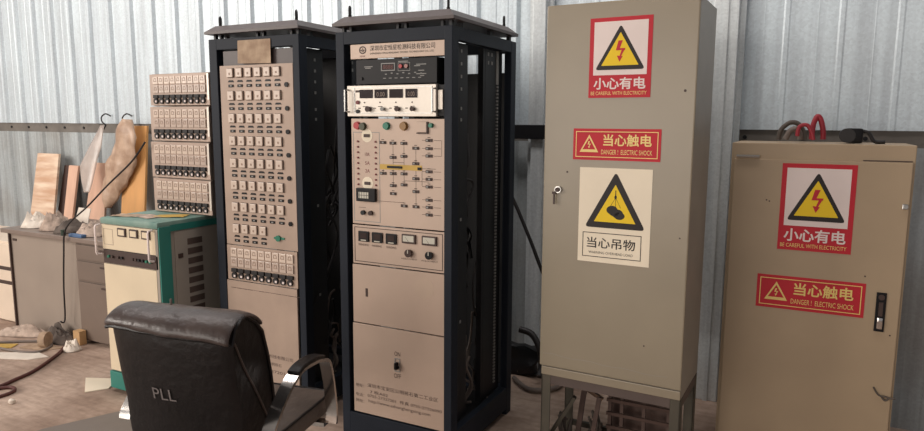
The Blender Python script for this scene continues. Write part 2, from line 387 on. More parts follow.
# meter unit with four windows
s = face(A, 'meter_unit', -1.885, -1.424, 1.570, 1.706, M_silver, YA-.012, .15, .002)
y = YA-.0125
fr = MB(o); fr.ring([(-1.846, 1.583), (-1.442, 1.583), (-1.442, 1.698), (-1.846, 1.698)], [(-1.843, 1.586), (-1.445, 1.586), (-1.445, 1.695), (-1.843, 1.695)], y-.002, y); fr.build('face_border', M_steel, s)
for k, (xa, xb) in enumerate(((-1.815, -1.745), (-1.735, -1.668), (-1.657, -1.588), (-1.574, -1.515))):
    q = face(A, 'meter_window', xa, xb, 1.650, 1.688, M_lens, y-.003, .004, .001, s)
    if k in (1, 3):
        d = MB(o); d.text('0.00', xa+.012, xb-.012, 1.657, 1.676, y-.0036); d.build('display_digits', mat('pale_digits', (140, 120, 105), .5), q)
t = MB(o)
t.box(-1.838, -1.815, y-.0006, y, 1.676, 1.686)
for k in range(4):
    xx = -1.79+k*.083; t.cyl((xx, y-.001, 1.631), (xx, y, 1.631), .0035, 8); t.box(xx-.035, xx-.022, y-.0006, y, 1.604, 1.608); t.box(xx-.01, xx+.012, y-.0006, y, 1.612, 1.615)
t.build('markings', M_ink, s)
for xx, rr_ in ((-1.765, .013), (-1.688, .009), (-1.612, .011), (-1.535, .010)):
    b = MB(o); b.cyl((xx, y-.016, 1.602), (xx, y, 1.602), rr_, 14, rr_*.8); b.build('knob', M_brown if rr_ > .0095 else M_grey, s, True)
for zz in (1.632, 1.592):
    b = MB(o); b.cyl((-1.826, y-.006, zz), (-1.826, y, zz), .009, 12); b.build('jack', M_maroon if zz > 1.6 else M_soot, s)
for xx in (-1.885, -1.433):
    b = MB(o); b.tube([(xx+.006, y, 1.59), (xx+.006, y-.025, 1.592), (xx+.006, y-.025, 1.686), (xx+.006, y, 1.688)], .005, 6, smooth=False); b.build('handle', M_steel, s)
q = face(A, 'black_strip', -1.424, -1.390, 1.572, 1.704, M_blackpl, YA+.002, .01)
b = MB(o); b.box(-1.418, -1.396, YA-.004, YA+.002, 1.60, 1.682, .001); b.build('switch_cover', M_silver, q)
# mimic panel
s = face(A, 'mimic_panel', -1.874, -1.388, 1.078, 1.560, M_alu, YA, .012)
y = YA
def lamp(x, z, r_, m, nm='indicator_lamp'):
    b = MB((x, y, z)); b.cyl((x, y-.014, z), (x, y, z), r_, 16, r_*1.0); b.cyl((x, y-.003, z), (x, y, z), r_*1.2, 16)
    e = b.build(nm, m, s, True); e.location = Vector((x, y, z))-o; return e
lamp(-1.838, 1.529, .0155, M_red); lamp(-1.808, 1.525, .0155, M_dkgreen); lamp(-1.680, 1.528, .015, M_green); lamp(-1.590, 1.528, .017, M_yel); lamp(-1.452, 1.532, .009, M_green)
b = MB(o); b.box(-1.523, -1.470, y-.008, y, 1.502, 1.548, .002); q = b.build('square_button', M_alu, s)
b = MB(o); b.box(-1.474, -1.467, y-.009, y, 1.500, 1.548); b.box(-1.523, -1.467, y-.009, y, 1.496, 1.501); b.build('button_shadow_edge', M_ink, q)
swv = []
for dx in (-.005, .005):
    a_ = MB(); a_.box(-.0165, .0165, -.004, 0, -.0065, .0065, .001); b_ = MB(); b_.box(dx-.005, dx+.005, -.010, -.004, -.0035, .0035, .001); swv.append(multi('toggle_switch', [(a_, M_ink), (b_, M_grey)]))
cols = {-1.702: (1.455, 1.317), -1.649: (1.453, 1.390, 1.318, 1.264, 1.228), -1.592: (1.453, 1.396, 1.319, 1.270, 1.176), -1.531: (1.433, 1.366, 1.300, 1.243, 1.176), -1.464: (1.468, 1.433, 1.401, 1.333, 1.300, 1.267, 1.209, 1.177, 1.144)}
swn = {}
for xx, zs in cols.items():
    for zz in zs:
        inst('toggle_switch', random.choice(swv), s, Vector((xx, y, zz))-o)
li = MB(o)
def hl(xa, xb, z): li.box(xa, xb, y-.0004, y, z-.0009, z+.0009)
def vl(x, za, zb): li.box(x-.0009, x+.0009, y-.0004, y, za, zb)
hl(-1.84, -1.80, 1.155); hl(-1.70, -1.43, 1.345); hl(-1.649, -1.592, 1.368); hl(-1.73, -1.592, 1.190); hl(-1.592, -1.464, 1.288)
vl(-1.649, 1.265, 1.455); vl(-1.592, 1.27, 1.453); vl(-1.531, 1.176, 1.433); vl(-1.702, 1.317, 1.36)
for z in (1.468, 1.433, 1.401, 1.333, 1.300, 1.267, 1.209, 1.177, 1.144): hl(-1.44, -1.405, z); hl(-1.50, -1.482, z)
vl(-1.402, 1.40, 1.47); vl(-1.50, 1.27, 1.33)
for xx, zs in cols.items():
    for zz in zs: li.box(xx-.008, xx+.006, y-.0004, y, zz+.011, zz+.014)
li.build('circuit_diagram', M_ink, s)
b = MB(o); b.box(-1.72, -1.50, y-.0012, y, 1.335, 1.358); b.build('masking_tape', M_yelband, s)
many('black_slot', [(-1.678, -1.602, y-.006, y, 1.342, 1.352), (-1.52, -1.503, y-.006, y, 1.338, 1.350)], M_blackpl, A, s)
for xx in (-1.838, -1.741):
    for k in range(9):
        zz = 1.457-k*.0245
        b = MB((xx, y, zz)); b.cyl((xx, y-.005, zz), (xx, y, zz), .0045, 8); e = b.build('terminal_pin', M_maroon, s); e.location = Vector((xx, y, zz))-o
bd = MB(o); bd.ring([(-1.865, 1.09), (-1.72, 1.09), (-1.72, 1.50), (-1.865, 1.50)], [(-1.862, 1.093), (-1.723, 1.093), (-1.723, 1.497), (-1.862, 1.497)], y-.0004, y); bd.build('terminal_border', M_grey, s)
for zz in (1.484, 1.268):
    b = MB(o); b.cyl((-1.788, y-.0008, zz), (-1.788, y, zz), .030, 20); b.build('white_patch', M_signcream, s)
    b = MB(o); b.box(-1.803, -1.773, y-.006, y-.0008, zz-.007, zz+.007, .001); b.build('rocker', M_ink, s)
t = MB(o)
for k, zz in enumerate((1.40, 1.36, 1.325)): t.text(('10A', '5A', '2A')[k], -1.800, -1.775, zz-.008, zz+.008, y-.0006)
t.build('red_lettering', M_maroon, s)
b = MB(o); b.box(-1.842, -1.738, y-.018, y, 1.185, 1.246, .003); q = b.build('counter_module', M_blackpl, s)
b = MB(o); b.box(-1.826, -1.772, y-.0195, y-.018, 1.200, 1.228); b.build('keypad', M_lenslt, q)
kb = MB(o)
for i in range(4): kb.box(-1.822+i*.013, -1.8205+i*.013, y-.0202, y-.0195, 1.2, 1.228)
kb.box(-1.826, -1.772, y-.0202, y-.0195, 1.213, 1.215); kb.build('key_grid', M_inkb, q)
for xx in (-1.812, -1.770):
    b = MB(o); b.cyl((xx, y-.012, 1.132), (xx, y, 1.132), .011, 14); b.build('binding_post', M_soot if xx < -1.79 else M_brown, s, True)
# meter panel
s = face(A, 'meter_panel', -1.876, -1.388, .890, 1.072, M_alu, YA, .012)
bd = MB(o); bd.ring([(-1.866, .90), (-1.396, .90), (-1.396, 1.063), (-1.866, 1.063)], [(-1.863, .903), (-1.399, .903), (-1.399, 1.06), (-1.863, 1.06)], y-.001, y); bd.build('panel_border', M_ink, s)
for xa in (-1.840, -1.765, -1.689):
    q = face(A, 'digital_counter', xa, xa+.057, .997, 1.045, M_blackpl, y-.008, .008, .002, s)
    face(A, 'counter_face', xa+.012, xa+.048, 1.012, 1.038, M_lens, y-.009, .001, 0, q)
    d = MB(o); d.box(xa+.014, xa+.044, y-.0085, y-.008, 1.001, 1.006); d.build('counter_print', M_lenslt, q)
for xa, xb, fm in ((-1.603, -1.531, M_lenslt), (-1.499, -1.424, M_lenslt)):
    q = face(A, 'panel_meter', xa, xb, 1.008, 1.050, M_ink, y-.009, .009, .003, s)
    face(A, 'dial', xa+.008, xb-.008, 1.017, 1.044, fm, y-.010, .001, 0, q)
    d = MB(o); xm = (xa+xb)/2; d.poly([(xm, 1.018), (xm+.002, 1.018), (xm-.016, 1.038)], y-.0106, y-.010); d.build('needle', M_inkb, q)
for xx in (-1.566, -1.460):
    b = MB(o); b.cyl((xx, y-.016, .965), (xx, y, .965), .018, 18, .015); q = b.build('knob', M_brown if xx < -1.5 else M_blackpl, s, True)
    b = MB(o); b.box(xx-.002, xx+.002, y-.018, y-.016, .965, .981); b.build('pointer', M_lenslt, q)
t = MB(o)
for xa, ww in ((-1.845, .06), (-1.77, .055), (-1.69, .055)): t.text('WINDING', xa, xa+ww, .976, .986, y-.0006)
for xa in (-1.61, -1.505): t.text('ADJUSTMENT', xa, xa+.085, .932, .940, y-.0006)
t.build('lettering', M_ink, s)
# blank panel, power panel
s = face(A, 'blank_panel', -1.880, -1.388, .605, .884, M_alu, YA, .012)
b = MB(o); b.box(-1.808, -1.796, y-.002, y+.002, .735, .775, .001); b.cyl((-1.80, y-.003, .755), (-1.80, y, .755), .004, 8); b.build('keyhole', M_ink, s)
b = MB(o); b.cyl((-1.49, y-.0005, .81), (-1.49, y, .81), .05, 20); b.build('faded_mark', mat('faded_patch', (200, 176, 156), .5, 0, .05), s)
s = face(A, 'power_panel', -1.884, -1.387, .158, .599, M_alu, YA, .012)
def lines(L_, par, o_, nm='text_line'):
    for q_ in L_: t_ = MB(o_); t_.text(*q_, y-.0006); t_.build(nm if q_[0][0] != '0' else 'phone_number', M_ink, par)
lines([('ON', -1.651, -1.619, .473, .494), ('OFF', -1.654, -1.616, .366, .388), ('地址：', -1.872, -1.825, .285, .302), ('深圳市宝安区公明将石第二工业区', -1.805, -1.42, .292, .312), ('7 栋A02', -1.79, -1.69, .262, .280),
       ('电话：', -1.872, -1.825, .238, .255), ('0755-27327201  传真 0755-27326090', -1.805, -1.40, .242, .260), ('网址：', -1.872, -1.825, .208, .225), ('http://www.szhonghengxing.com', -1.80, -1.46, .212, .232)], s, o)
b = MB(o); b.ring([(-1.650, .398), (-1.620, .398), (-1.620, .462), (-1.650, .462)], [(-1.646, .402), (-1.624, .402), (-1.624, .458), (-1.646, .458)], y-.002, y); b.build('switch_plate', M_grey, s)
b = MB(o); b.cyl((-1.635, y-.012, .42), (-1.635, y, .42), .010, 12); b.box(-1.640, -1.630, y-.024, y, .415, .445, .002); b.build('main_switch', M_blackpl, s)
cable_bundle(A, -1.42, 2.72, 3.1, 14, 3)

# --- left rack (switch rack)
B = root('switch_rack', (-2.54, 2.623, 0), 'dark blue open steel rack with rows of small white switches on its front panel', 'equipment rack')
rack_frame(B, -2.845, -2.24, 2.623, 3.30, 1.967, pw=.04, pl=.055)
o = B.location; YB = 2.628; y = YB
face(B, 'top_strip', -2.762, -2.288, 1.826, 1.905, M_lid, YB+.012, .01)
s = face(B, 'switch_panel', -2.778, -2.286, .888, 1.830, M_aluB, YB, .012)
M_pale = mat('pale_switch', (214, 194, 178), .35, 0, .05)
RK = MB(); RK.box(-.0225, .0225, -.003, 0, -.0245, .0245, .001)
RC = MB(); RC.box(-.0205, .0205, -.012, -.003, -.0225, .0225, .003)
DT = MB(); DT.box(-.004, .006, -.0130, -.0118, -.010, .001)
rkm = multi('rocker_switch', [(RK, M_ink), (RC, M_pale), (DT, mat('soft_brown', (158, 130, 112), .5))])
SL = MB(); SL.box(-.017, .017, -.004, 0, -.009, .005, .001); SL.poly([(-.021, .017), (.021, .017), (.014, .027), (-.014, .027)], -.002, 0)
SD = MB(); SD.box(-.004, .008, -.006, -.004, -.005, .001)
slm = multi('socket', [(SL, M_blackpl), (SD, M_grey)])
for r_ in range(8):
    z = 1.792-r_*.1163
    for c in range(6 if r_ < 7 else 4):
        x = -2.700+c*.0630
        inst('rocker_switch', rkm, s, Vector((x, y, z))-o)
        inst('socket', slm, s, Vector((x, y, z-.064))-o)
    if r_ < 7:
        b = MB(o); b.cyl((-2.326, y-.007, z-.066), (-2.326, y, z-.066), .012, 12); b.build('fuse_holder', M_blackpl, s, True)
b = MB(o); b.cyl((-2.41, y-.010, .947), (-2.41, y, .947), .016, 14); b.box(-2.44, -2.37, y-.004, y, .942, .953); b.build('green_selector', M_green, s, True)
# terminal strip panel builder (also used by the small units)
def strip_panel(par, o, x0, x1, z0, z1, y, mat_, n=9):
    p = MB(o); p.box(x0, x1, y, y+.01, z0, z1, .001); s = p.build('terminal_panel', mat_, par)
    h = z1-z0; wdt = (x1-x0-.05)/n
    for row, (za, zb) in enumerate(((.68, .92), (.40, .64))):
        q = MB(); q.box(-wdt*.44, wdt*.44, -.008, 0, -(zb-za)*h/2, (zb-za)*h/2, .002)
        g = MB(); a = wdt*.26; zc = (zb-za)*h*.08
        g.ring([(-a, zc-.010), (a, zc-.010), (a*.6, zc+.010), (-a*.6, zc+.010)], [(-a*.7, zc-.006), (a*.7, zc-.006), (a*.4, zc+.006), (-a*.4, zc+.006)], -.0088, -.008)
        me = multi('meter_cover', [(q, mat('clear_cover%d' % row, ((220, 200, 184), (200, 180, 166))[row], .22, 0, .06)), (g, mat('soft_brown', (158, 130, 112), .5))])
        for i in range(n): inst('meter_cover', me, s, Vector((x0+.03+wdt*(i+.5), y, z0+h*(za+zb)/2))-Vector(o))
    q = MB(); q.cyl((0, -.010, 0), (0, 0, 0), wdt*.36, 12); g = MB(); g.box(wdt*.0, wdt*.26, -.0125, -.010, -h*.045, h*.015); jm = multi('jack', [(q, M_inkb), (g, M_signwhite)])
    q = MB(); q.box(-wdt*.40, wdt*.40, -.012, 0, -h*.05, h*.06, .002); km = q.mesh('terminal_block', M_inkb)
    for i in range(n):
        xx = x0+.03+wdt*(i+.5)
        inst('terminal_block', km, s, Vector((xx, y, z0+h*.28))-Vector(o)); inst('jack', jm, s, Vector((xx-.002, y, z0+h*.14))-Vector(o))
    return s
strip_panel(B, o, -2.780, -2.292, .693, .884, YB, M_aluB)
s = face(B, 'blank_panel', -2.800, -2.300, .155, .688, M_aluB, YB, .012)
lines([('ON', -2.58, -2.545, .475, .495), ('OFF', -2.58, -2.54, .36, .38), ('深圳市宏恒星检测科技有限公司', -2.73, -2.34, .292, .312), ('地址：深圳市宝安区公明将石', -2.73, -2.42, .25, .268), ('TEL 0755-27327201', -2.73, -2.40, .21, .226)], s, o)
b = MB(o); b.cyl((-2.56, y-.012, .43), (-2.56, y, .43), .010, 12); b.box(-2.565, -2.555, y-.024, y, .43, .455, .002); b.build('main_switch', M_blackpl, s)
b = MB(o)
for k in range(12):
    xx = -2.76+k*.04; b.box(xx, xx+.037, y-.0006, y, .648+random.uniform(-.001, .001), .6502)
b.build('scratch_line', M_ink, s)
cable_bundle(B, -2.29, 2.74, 3.2, 26, 5)
p = MB((-2.53, 2.62, 1.83)); p.hexa([(-2.640, 2.6195, 1.838), (-2.418, 2.6195, 1.832), (-2.418, 2.6215, 1.832), (-2.640, 2.6215, 1.838)], [(-2.636, 2.6195, 1.952), (-2.417, 2.6195, 1.952), (-2.417, 2.6215, 1.952), (-2.636, 2.6215, 1.952)])
solo('paper_note', p, M_tan, 'crumpled tan paper taped to the top of the rack with white switches', 'paper')

# ---------------------------------------------------------------- power supply + small units
P = root('power_supply_cabinet', (-3.27, 2.68, 0), 'cream and teal power supply cabinet with vented grey side and white handles', 'power supply')
o = P.location
b = MB(o); b.box(-3.497, -3.038, 2.41, 2.93, .12, .98, .004); b.build('cabinet_body', M_boxside, P)
b = MB(o); b.box(-3.502, -3.033, 2.395, 2.94, .02, .12, .004); b.build('plinth', M_teal, P)
b = MB(o); b.box(-3.502, -3.033, 2.395, 2.94, .975, 1.012, .012); b.build('top_cover', M_tealtop, P, True)
b = MB(o); b.box(-3.0375, -3.029, 2.40, 2.475, .12, .985, .002); b.box(-3.0375, -3.030, 2.475, 2.94, .955, .99); b.build('corner_trim', M_teal, P)
s = face(P, 'front_panel', -3.492, -3.060, .835, .972, M_cream, 2.398, .014)
c = face(P, 'control_strip', -3.492, -3.045, .755, .830, M_ink, 2.399, .013)
face(P, 'right_edge_strip', -3.060, -3.040, .12, .972, M_boxside, 2.399, .013)
d = face(P, 'lower_door', -3.492, -3.062, .13, .750, M_cream, 2.398, .014)
for xa in (-3.352, -3.255, -3.158):
    q = face(P, 'panel_meter', xa, xa+.066, .915, .962, M_ink, 2.390, .01, .002, s)
    face(P, 'dial', xa+.009, xa+.057, .923, .954, M_cream, 2.389, .002, 0, q)
b = MB(o); b.ring([(-3.48, .86), (-3.40, .86), (-3.40, .95), (-3.48, .95)], [(-3.477, .863), (-3.403, .863), (-3.403, .947), (-3.477, .947)], 2.397, 2.399); b.build('outline', mat('faint_line', (190, 170, 150), .5), s)
for xx in (-3.44, -3.41, -3.36, -3.33, -3.24, -3.215, -3.19, -3.16, -3.13, -3.10):
    b = MB(o); b.cyl((xx, 2.388, .795), (xx, 2.40, .795), .008, 10); b.build('control_button', random.choice((M_grey, M_green, M_soot, M_ink)), c)
for xx in (-3.507, -3.075):
    b = MB(o); b.tube([(xx, 2.398, .80), (xx, 2.372, .805), (xx, 2.368, .815), (xx, 2.368, .955), (xx, 2.372, .966), (xx, 2.398, .97)], .0058, 8, smooth=False); b.build('handle', M_signwhite, P, True)
s = MB(o); s.box(-3.0375, -3.034, 2.50, 2.90, .14, .95, .001); s = s.build('side_panel', M_boxside, P)
many('vent_slot', [(-3.034, -3.0315, 2.585, 2.685, .90-k*.055-.034, .90-k*.055) for k in range(13)], mat('vent_shadow_brown', (92, 76, 68), .6), P, s)
b = MB(o); b.box(-3.034, -3.030, 2.52, 2.55, .80, .825); b.build('side_latch', M_ink, s)
# four stacked terminal units, topmost stepped back
zb = 1.0135
tops = [(1.0135, .203, 2.72, -3.452, 'bottom unit of the four stacked terminal units on the teal cabinet'), (1.2170, .212, 2.705, -3.437, 'second terminal unit from the bottom of the stack on the teal cabinet'),
        (1.4295, .200, 2.70, -3.420, 'third terminal unit from the bottom of the stack on the teal cabinet'), (1.6300, .182, 2.695, -3.405, 'top unit of the stacked terminal units on the teal cabinet')]
for (z0, h, yy, x0, lab) in tops:
    u = root('terminal_unit', (x0+.23, yy+.1, z0), lab, 'terminal unit', 'stacked terminal units')
    o = u.location
    b = MB(o); b.box(x0+.006, x0+.466, yy+.011, yy+.20, z0, z0+h-.003, .002); b.build('housing', mat('unit_housing', (170, 152, 138), .5), u)
    sp = strip_panel(u, o, x0, x0+.472, z0+.002, z0+h-.006, yy, mat('unit_panel', (192, 168, 152), .45, 0, .07))
    b = MB(o); b.box(x0+.458, x0+.472, yy-.003, yy, z0+.03, z0+h-.01); b.build('edge_strip', M_silver, sp)
for i, (xx, yy, rz, mm, lab) in enumerate(((-3.40, 2.50, .3, M_tan, 'tan paper sheet at the left on the teal cabinet'), (-3.27, 2.53, -.2, M_rag, 'grey paper scrap in the middle on the teal cabinet'), (-3.17, 2.60, .5, M_yelband, 'yellow paper scrap below the terminal units on the teal cabinet'))):
    p = MB((xx, yy, 1.013)); n = 6
    g = [[p._v((xx+(a/n-.5)*.17, yy+(b_/n-.5)*.10, 1.0145+.008*abs(noise.noise(Vector((a*.7, b_*.8, i)))))) for b_ in range(n+1)] for a in range(n+1)]
    for a in range(n):
        for b_ in range(n): p.bm.faces.new((g[a][b_], g[a+1][b_], g[a+1][b_+1], g[a][b_+1]))
    e = solo('paper_scrap', p, mm, lab, 'paper', 'papers on the teal cabinet'); e.rotation_euler.z = rz
    md = e.modifiers.new('s', 'SOLIDIFY'); md.thickness = .0008; md.offset = 1

# ---------------------------------------------------------------- warning signs
def tri(cx, cz, w_, h_):
    return [(cx-w_/2, cz-h_/2), (cx+w_/2, cz-h_/2), (cx, cz+h_/2)]
def rtri(cx, cz, w_, h_, r_=.1):
    P_ = [Vector(p) for p in tri(cx, cz, w_, h_)]; out = []
    for i in range(3):
        a, b_, c_ = P_[i-1], P_[i], P_[(i+1) % 3]
        for t_ in (0, .25, .5, .75, 1):
            p0 = b_+(a-b_)*r_; p2 = b_+(c_-b_)*r_; out.append(tuple(((1-t_)**2*p0+2*t_*(1-t_)*b_+t_*t_*p2)))
    return out
def bolt(mb, cx, cz, s_, y0, y1):
    mb.poly([(cx+(-.10)*s_, cz+.50*s_), (cx+.12*s_, cz+.50*s_), (cx-.02*s_, cz+.12*s_), (cx-.22*s_, cz+.02*s_)], y0, y1)
    mb.poly([(cx-.22*s_, cz+.02*s_), (cx-.20*s_, cz+.12*s_), (cx+.26*s_, cz+.12*s_), (cx+.24*s_, cz+.02*s_)], y0-.00002, y1)
    mb.poly([(cx+.26*s_, cz+.12*s_), (cx+.10*s_, cz+.10*s_), (cx-.04*s_, cz-.32*s_), (cx+.04*s_, cz-.32*s_)], y0-.00004, y1)
    mb.poly([(cx-.16*s_, cz-.24*s_), (cx+.14*s_, cz-.28*s_), (cx-.02*s_, cz-.55*s_)], y0-.00006, y1)
def sign_big(R, x0, x1, z0, z1, y, par):
    o = R.location; w_ = x1-x0; h = z1-z0
    s = face(R, 'warning_sign', x0, x1, z0, z1, M_signred, y-.0015, .0015, 0, par); s['label'] = 'red and white lightning warning sticker'
    face(R, 'white_field', x0+.07*w_, x1-.07*w_, z0+.285*h, z1-.05*h, M_signwhite, y-.0021, .0006, 0, s)
    cx = (x0+x1)/2; cz = z0+.63*h
    t = MB(o); t.poly(rtri(cx, cz, .80*w_, .56*h, .07), y-.0027, y-.0021); t.build('black_triangle', M_signblk, s)
    t = MB(o); t.poly(rtri(cx, cz-.022*h, .60*w_, .41*h, .02), y-.0033, y-.0027); t.build('yellow_triangle', M_signyel, s)
    t = MB(o); bolt(t, cx, cz-.045*h, .25*h, y-.0039, y-.0033); t.build('lightning_bolt', M_signred, s)
    t = MB(o); t.text('小心有电', x0+.08*w_, x1-.08*w_, z0+.105*h, z0+.255*h, y-.0021, .022); t.build('white_lettering', M_signwhite, s)
    t = MB(o); t.text('BE CAREFUL WITH ELECTRICITY', x0+.04*w_, x1-.06*w_, z0+.035*h, z0+.08*h, y-.0021); t.build('gold_lettering', M_gold, s)
def sign_bar(R, x0, x1, z0, z1, y, par, rot=0):
    o = R.location; w_ = x1-x0; h = z1-z0
    s = face(R, 'danger_sign', x0, x1, z0, z1, M_signred, y-.0015, .0015, 0, par); s['label'] = 'narrow red electric shock danger sticker'
    t = MB(o); g = .035*w_
    def rc(d): return [(x0+d, z0+d), (x1-d, z0+d), (x1-d, z1-d), (x0+d, z1-d)]
    t.ring(rc(.013), rc(.0165), y-.0021, y-.0015); cx = x0+.19*w_; cz = (z0+z1)/2+.03*h
    t.ring(tri(cx, cz, .22*w_, .56*h), tri(cx, cz-.01*h, .155*w_, .37*h), y-.0021, y-.0015)
    bolt(t, cx, cz-.04*h, .22*h, y-.0021, y-.0015)
    t.text('当心触电', x0+.355*w_, x1-.10*w_, z0+.45*h, z0+.83*h, y-.0021, .02); t.build('gold_markings', M_gold, s)
    t = MB(o); t.text('DANGER !  ELECTRIC SHOCK', x0+.335*w_, x1-.09*w_, z0+.19*h, z0+.34*h, y-.0021); t.build('small_lettering', M_gold, s)
    return s

# ---------------------------------------------------------------- tall cabinet
T = root('tall_cabinet', (-.461, 3.152, .262), 'tall grey-beige steel electrical cabinet with three warning stickers, standing on a stand', 'electrical cabinet', rz=-.0326)
o = T.location; YT = 3.152
b = MB(o); b.box(-1.163, -.462, YT+.004, YT+.42, .262, 2.098, .004); b.build('cabinet_body', M_cabside, T)
d = MB(o); d.box(-1.168, -.461, YT-.014, YT+.003, .312, 2.10, .006); d = d.build('door', M_cabT, T)
b = MB(o); b.box(-1.160, -.463, YT-.008, YT+.004, .262, .306, .004); b.build('lower_lip', M_cabT, T)
y = YT-.014
sign_big(T, -.950, -.660, 1.663, 2.026, y, d)
sign_bar(T, -1.018, -.602, 1.372, 1.520, y, d)
s = face(T, 'load_sign', -.980, -.633, .880, 1.336, M_signcream, y-.0015, .0015, 0, d); s['label'] = 'cream overhead load warning sticker'
t = MB(o); t.poly(rtri(-.803, 1.185, .292, .270, .07), y-.0021, y-.0015); t.build('black_triangle', M_signblk, s)
t = MB(o); t.poly(rtri(-.803, 1.169, .20, .180, .01), y-.0027, y-.0021); t.build('yellow_triangle', M_signyel, s)
t = MB(o)
t.box(-.803, -.799, y-.0033, y-.0027, 1.20, 1.232); t.poly(circ(-.801, 1.20, .006, .010, 10), y-.0033, y-.0027)
for sx in (-.028, 0, .024): t.poly([(-.801, 1.198), (-.7995, 1.198), (-.80+sx+.001, 1.150), (-.80+sx-.001, 1.150)], y-.0033, y-.0027)
for ccx, ccz in ((-.816, 1.138), (-.790, 1.122)):
    t.poly(circ(ccx, ccz, .027, .021), y-.0033, y-.0027); t.poly(circ(ccx+.010, ccz-.010, .025, .018), y-.0034, y-.0027)
t.build('hanging_load_symbol', M_signblk, s)
t = MB(o); t.ring([(-.957, .905), (-.672, .905), (-.672, 1.025), (-.957, 1.025)], [(-.9535, .9085), (-.6755, .9085), (-.6755, 1.0215), (-.9535, 1.0215)], y-.0021, y-.0015)
t.text('当心吊物', -.935, -.70, .950, 1.002, y-.0021, .010); t.text('WARNING OVERHEAD LOAD', -.925, -.71, .922, .934, y-.0021); t.build('black_lettering', M_signblk, s)
k = MB(o); k.cyl((-1.088, y-.012, 1.222), (-1.088, y, 1.222), .017, 16); k = k.build('lock', M_steel, d, True)
b = MB(o); b.cyl((-1.088, y-.022, 1.222), (-1.088, y-.012, 1.222), .011, 12); b.box(-1.115, -1.096, y-.018, y-.012, 1.200, 1.212, .001); b.box(-1.108, -1.100, y-.02, y-.014, 1.15, 1.20, .001); b.build('key', M_ink, k)
for xx, zz, rr_ in ((-.508, 1.69, .006), (-.50, 1.03, .004), (-.64, .50, .004), (-1.045, 1.31, .005)):
    b = MB(o); b.cyl((xx, y-.0008, zz), (xx, y, zz), rr_, 10); b.build('paint_chip', M_ink, d)
b = MB(o)
pts = [(-1.15, .378)]+[(-1.15+.052*k_, .378+.004*math.sin(k_*1.7)-.0012*k_) for k_ in range(1, 13)]
for (xa, za), (xb, zb_) in zip(pts, pts[1:]): b.poly([(xa, za-.0012), (xb, zb_-.0012), (xb, zb_+.0012), (xa, za+.0012)], y-.0005, y)
b.build('crease_line', M_cabside, d)
T.location = (-.401, 2.742, .429); T.scale = (.87, .87, .87)     # a 0.61 m wide, 1.6 m tall cabinet
# stand
S = root('steel_stand', (-.401, 2.742, 0), 'olive angle-steel stand under the tall cabinet', 'stand', rz=-.0326); o = S.location
SX0, SX1, SY0, SY1 = -1.012, -.402, 2.748, 3.105
for xa in (SX0, SX1-.042):
    for ya in (SY0, SY1-.045):
        b = MB(o); b.box(xa, xa+.042, ya, ya+.006, 0, .4275); xs = xa if xa < -1 else xa+.036; b.box(xs, xs+.006, ya, ya+.045, 0, .4275); b.build('leg', M_angle, S)
mtop = mat('brown_grey_steel', (92, 78, 72), .6)
many('top_rail', [(SX0+.043, SX1-.043, SY0, SY0+.035, .385, .428), (SX0+.043, SX1-.043, SY1-.04, SY1, .385, .428), (SX0, SX0+.035, SY0+.046, SY1-.046, .385, .428), (SX1-.035, SX1, SY0+.046, SY1-.046, .385, .428)], mtop, S)
many('foot_rail', [(SX0+.006, SX1-.006, SY1-.04, SY1-.02, .06, .085)], M_angle, S)
# scrap below
def bar(p, q, w_, h, m, name, lab, cat, group=None):
    mid = (Vector(p)+Vector(q))/2; b = MB(mid); b.tube([p, q], 0, flat=(w_, h, (0, 0, 1) if abs((Vector(q)-Vector(p)).normalized().z) < .9 else (0, 1, 0)), smooth=False); return solo(name, b, m, lab, cat, group)
bar((-1.035, 2.84, .03), (-.885, 2.87, .30), .016, .008, M_angle, 'angle_iron', 'grey angle iron leaning at the left under the tall cabinet', 'angle iron')
bar((-.905, 2.97, .012), (-.875, 3.0, .33), .012, .006, M_scrap, 'steel_bar', 'upright rusty bar behind the leaning angle iron under the tall cabinet', 'steel bar')
bar((-.82, 2.90, .012), (-.785, 2.92, .30), .010, .006, M_scrap, 'steel_bar', 'rusty bar left of the crate under the tall cabinet', 'steel bar')
bar((-.97, 3.03, .33), (-.80, 3.04, .24), .010, .008, M_wood, 'timber_offcut', 'short pale timber piece sloping behind the bars under the tall cabinet', 'timber')
M_wood2 = mat('dark_wood', (82, 62, 54), .85)
K = root('wooden_crate', (-.60, 2.98, 0), 'small dark wooden crate of slats under the right half of the tall cabinet', 'crate'); o = K.location
many('slat', [(-.76, -.47, 2.955, 2.965, z-.007, z+.008) for z in (.02, .085, .15, .215, .28)], M_wood2, K)
many('upright', [(xx, xx+.016, 2.966, 2.982, .0, .31) for xx in (-.755, -.70, -.60, -.49)], M_scrap, K)
many('base', [(-.76, -.47, 2.983, 3.05, .0, .012)], M_scrap, K); many('back', [(-.76, -.47, 3.045, 3.055, .012, .30)], M_scrap, K)
rr = random.Random(11)
for i, (ca, cb, lab) in enumerate(((-.985, -.93, 'tangle of dark cable at the left leg under the tall cabinet'), (-.855, -.80, 'tangle of grey-brown cable left of the crate under the tall cabinet'))):
    b = MB(((ca+cb)/2, 3.04, 0)); pts = []
    for k_ in range(30): pts.append((rr.uniform(ca, cb), rr.uniform(3.0, 3.05) if i else rr.uniform(2.92, 2.97), rr.uniform(.012, .17)))
    b.tube(pts, .007, 6); solo('cable_tangle', b, M_hose, lab, 'cable', smooth=True)

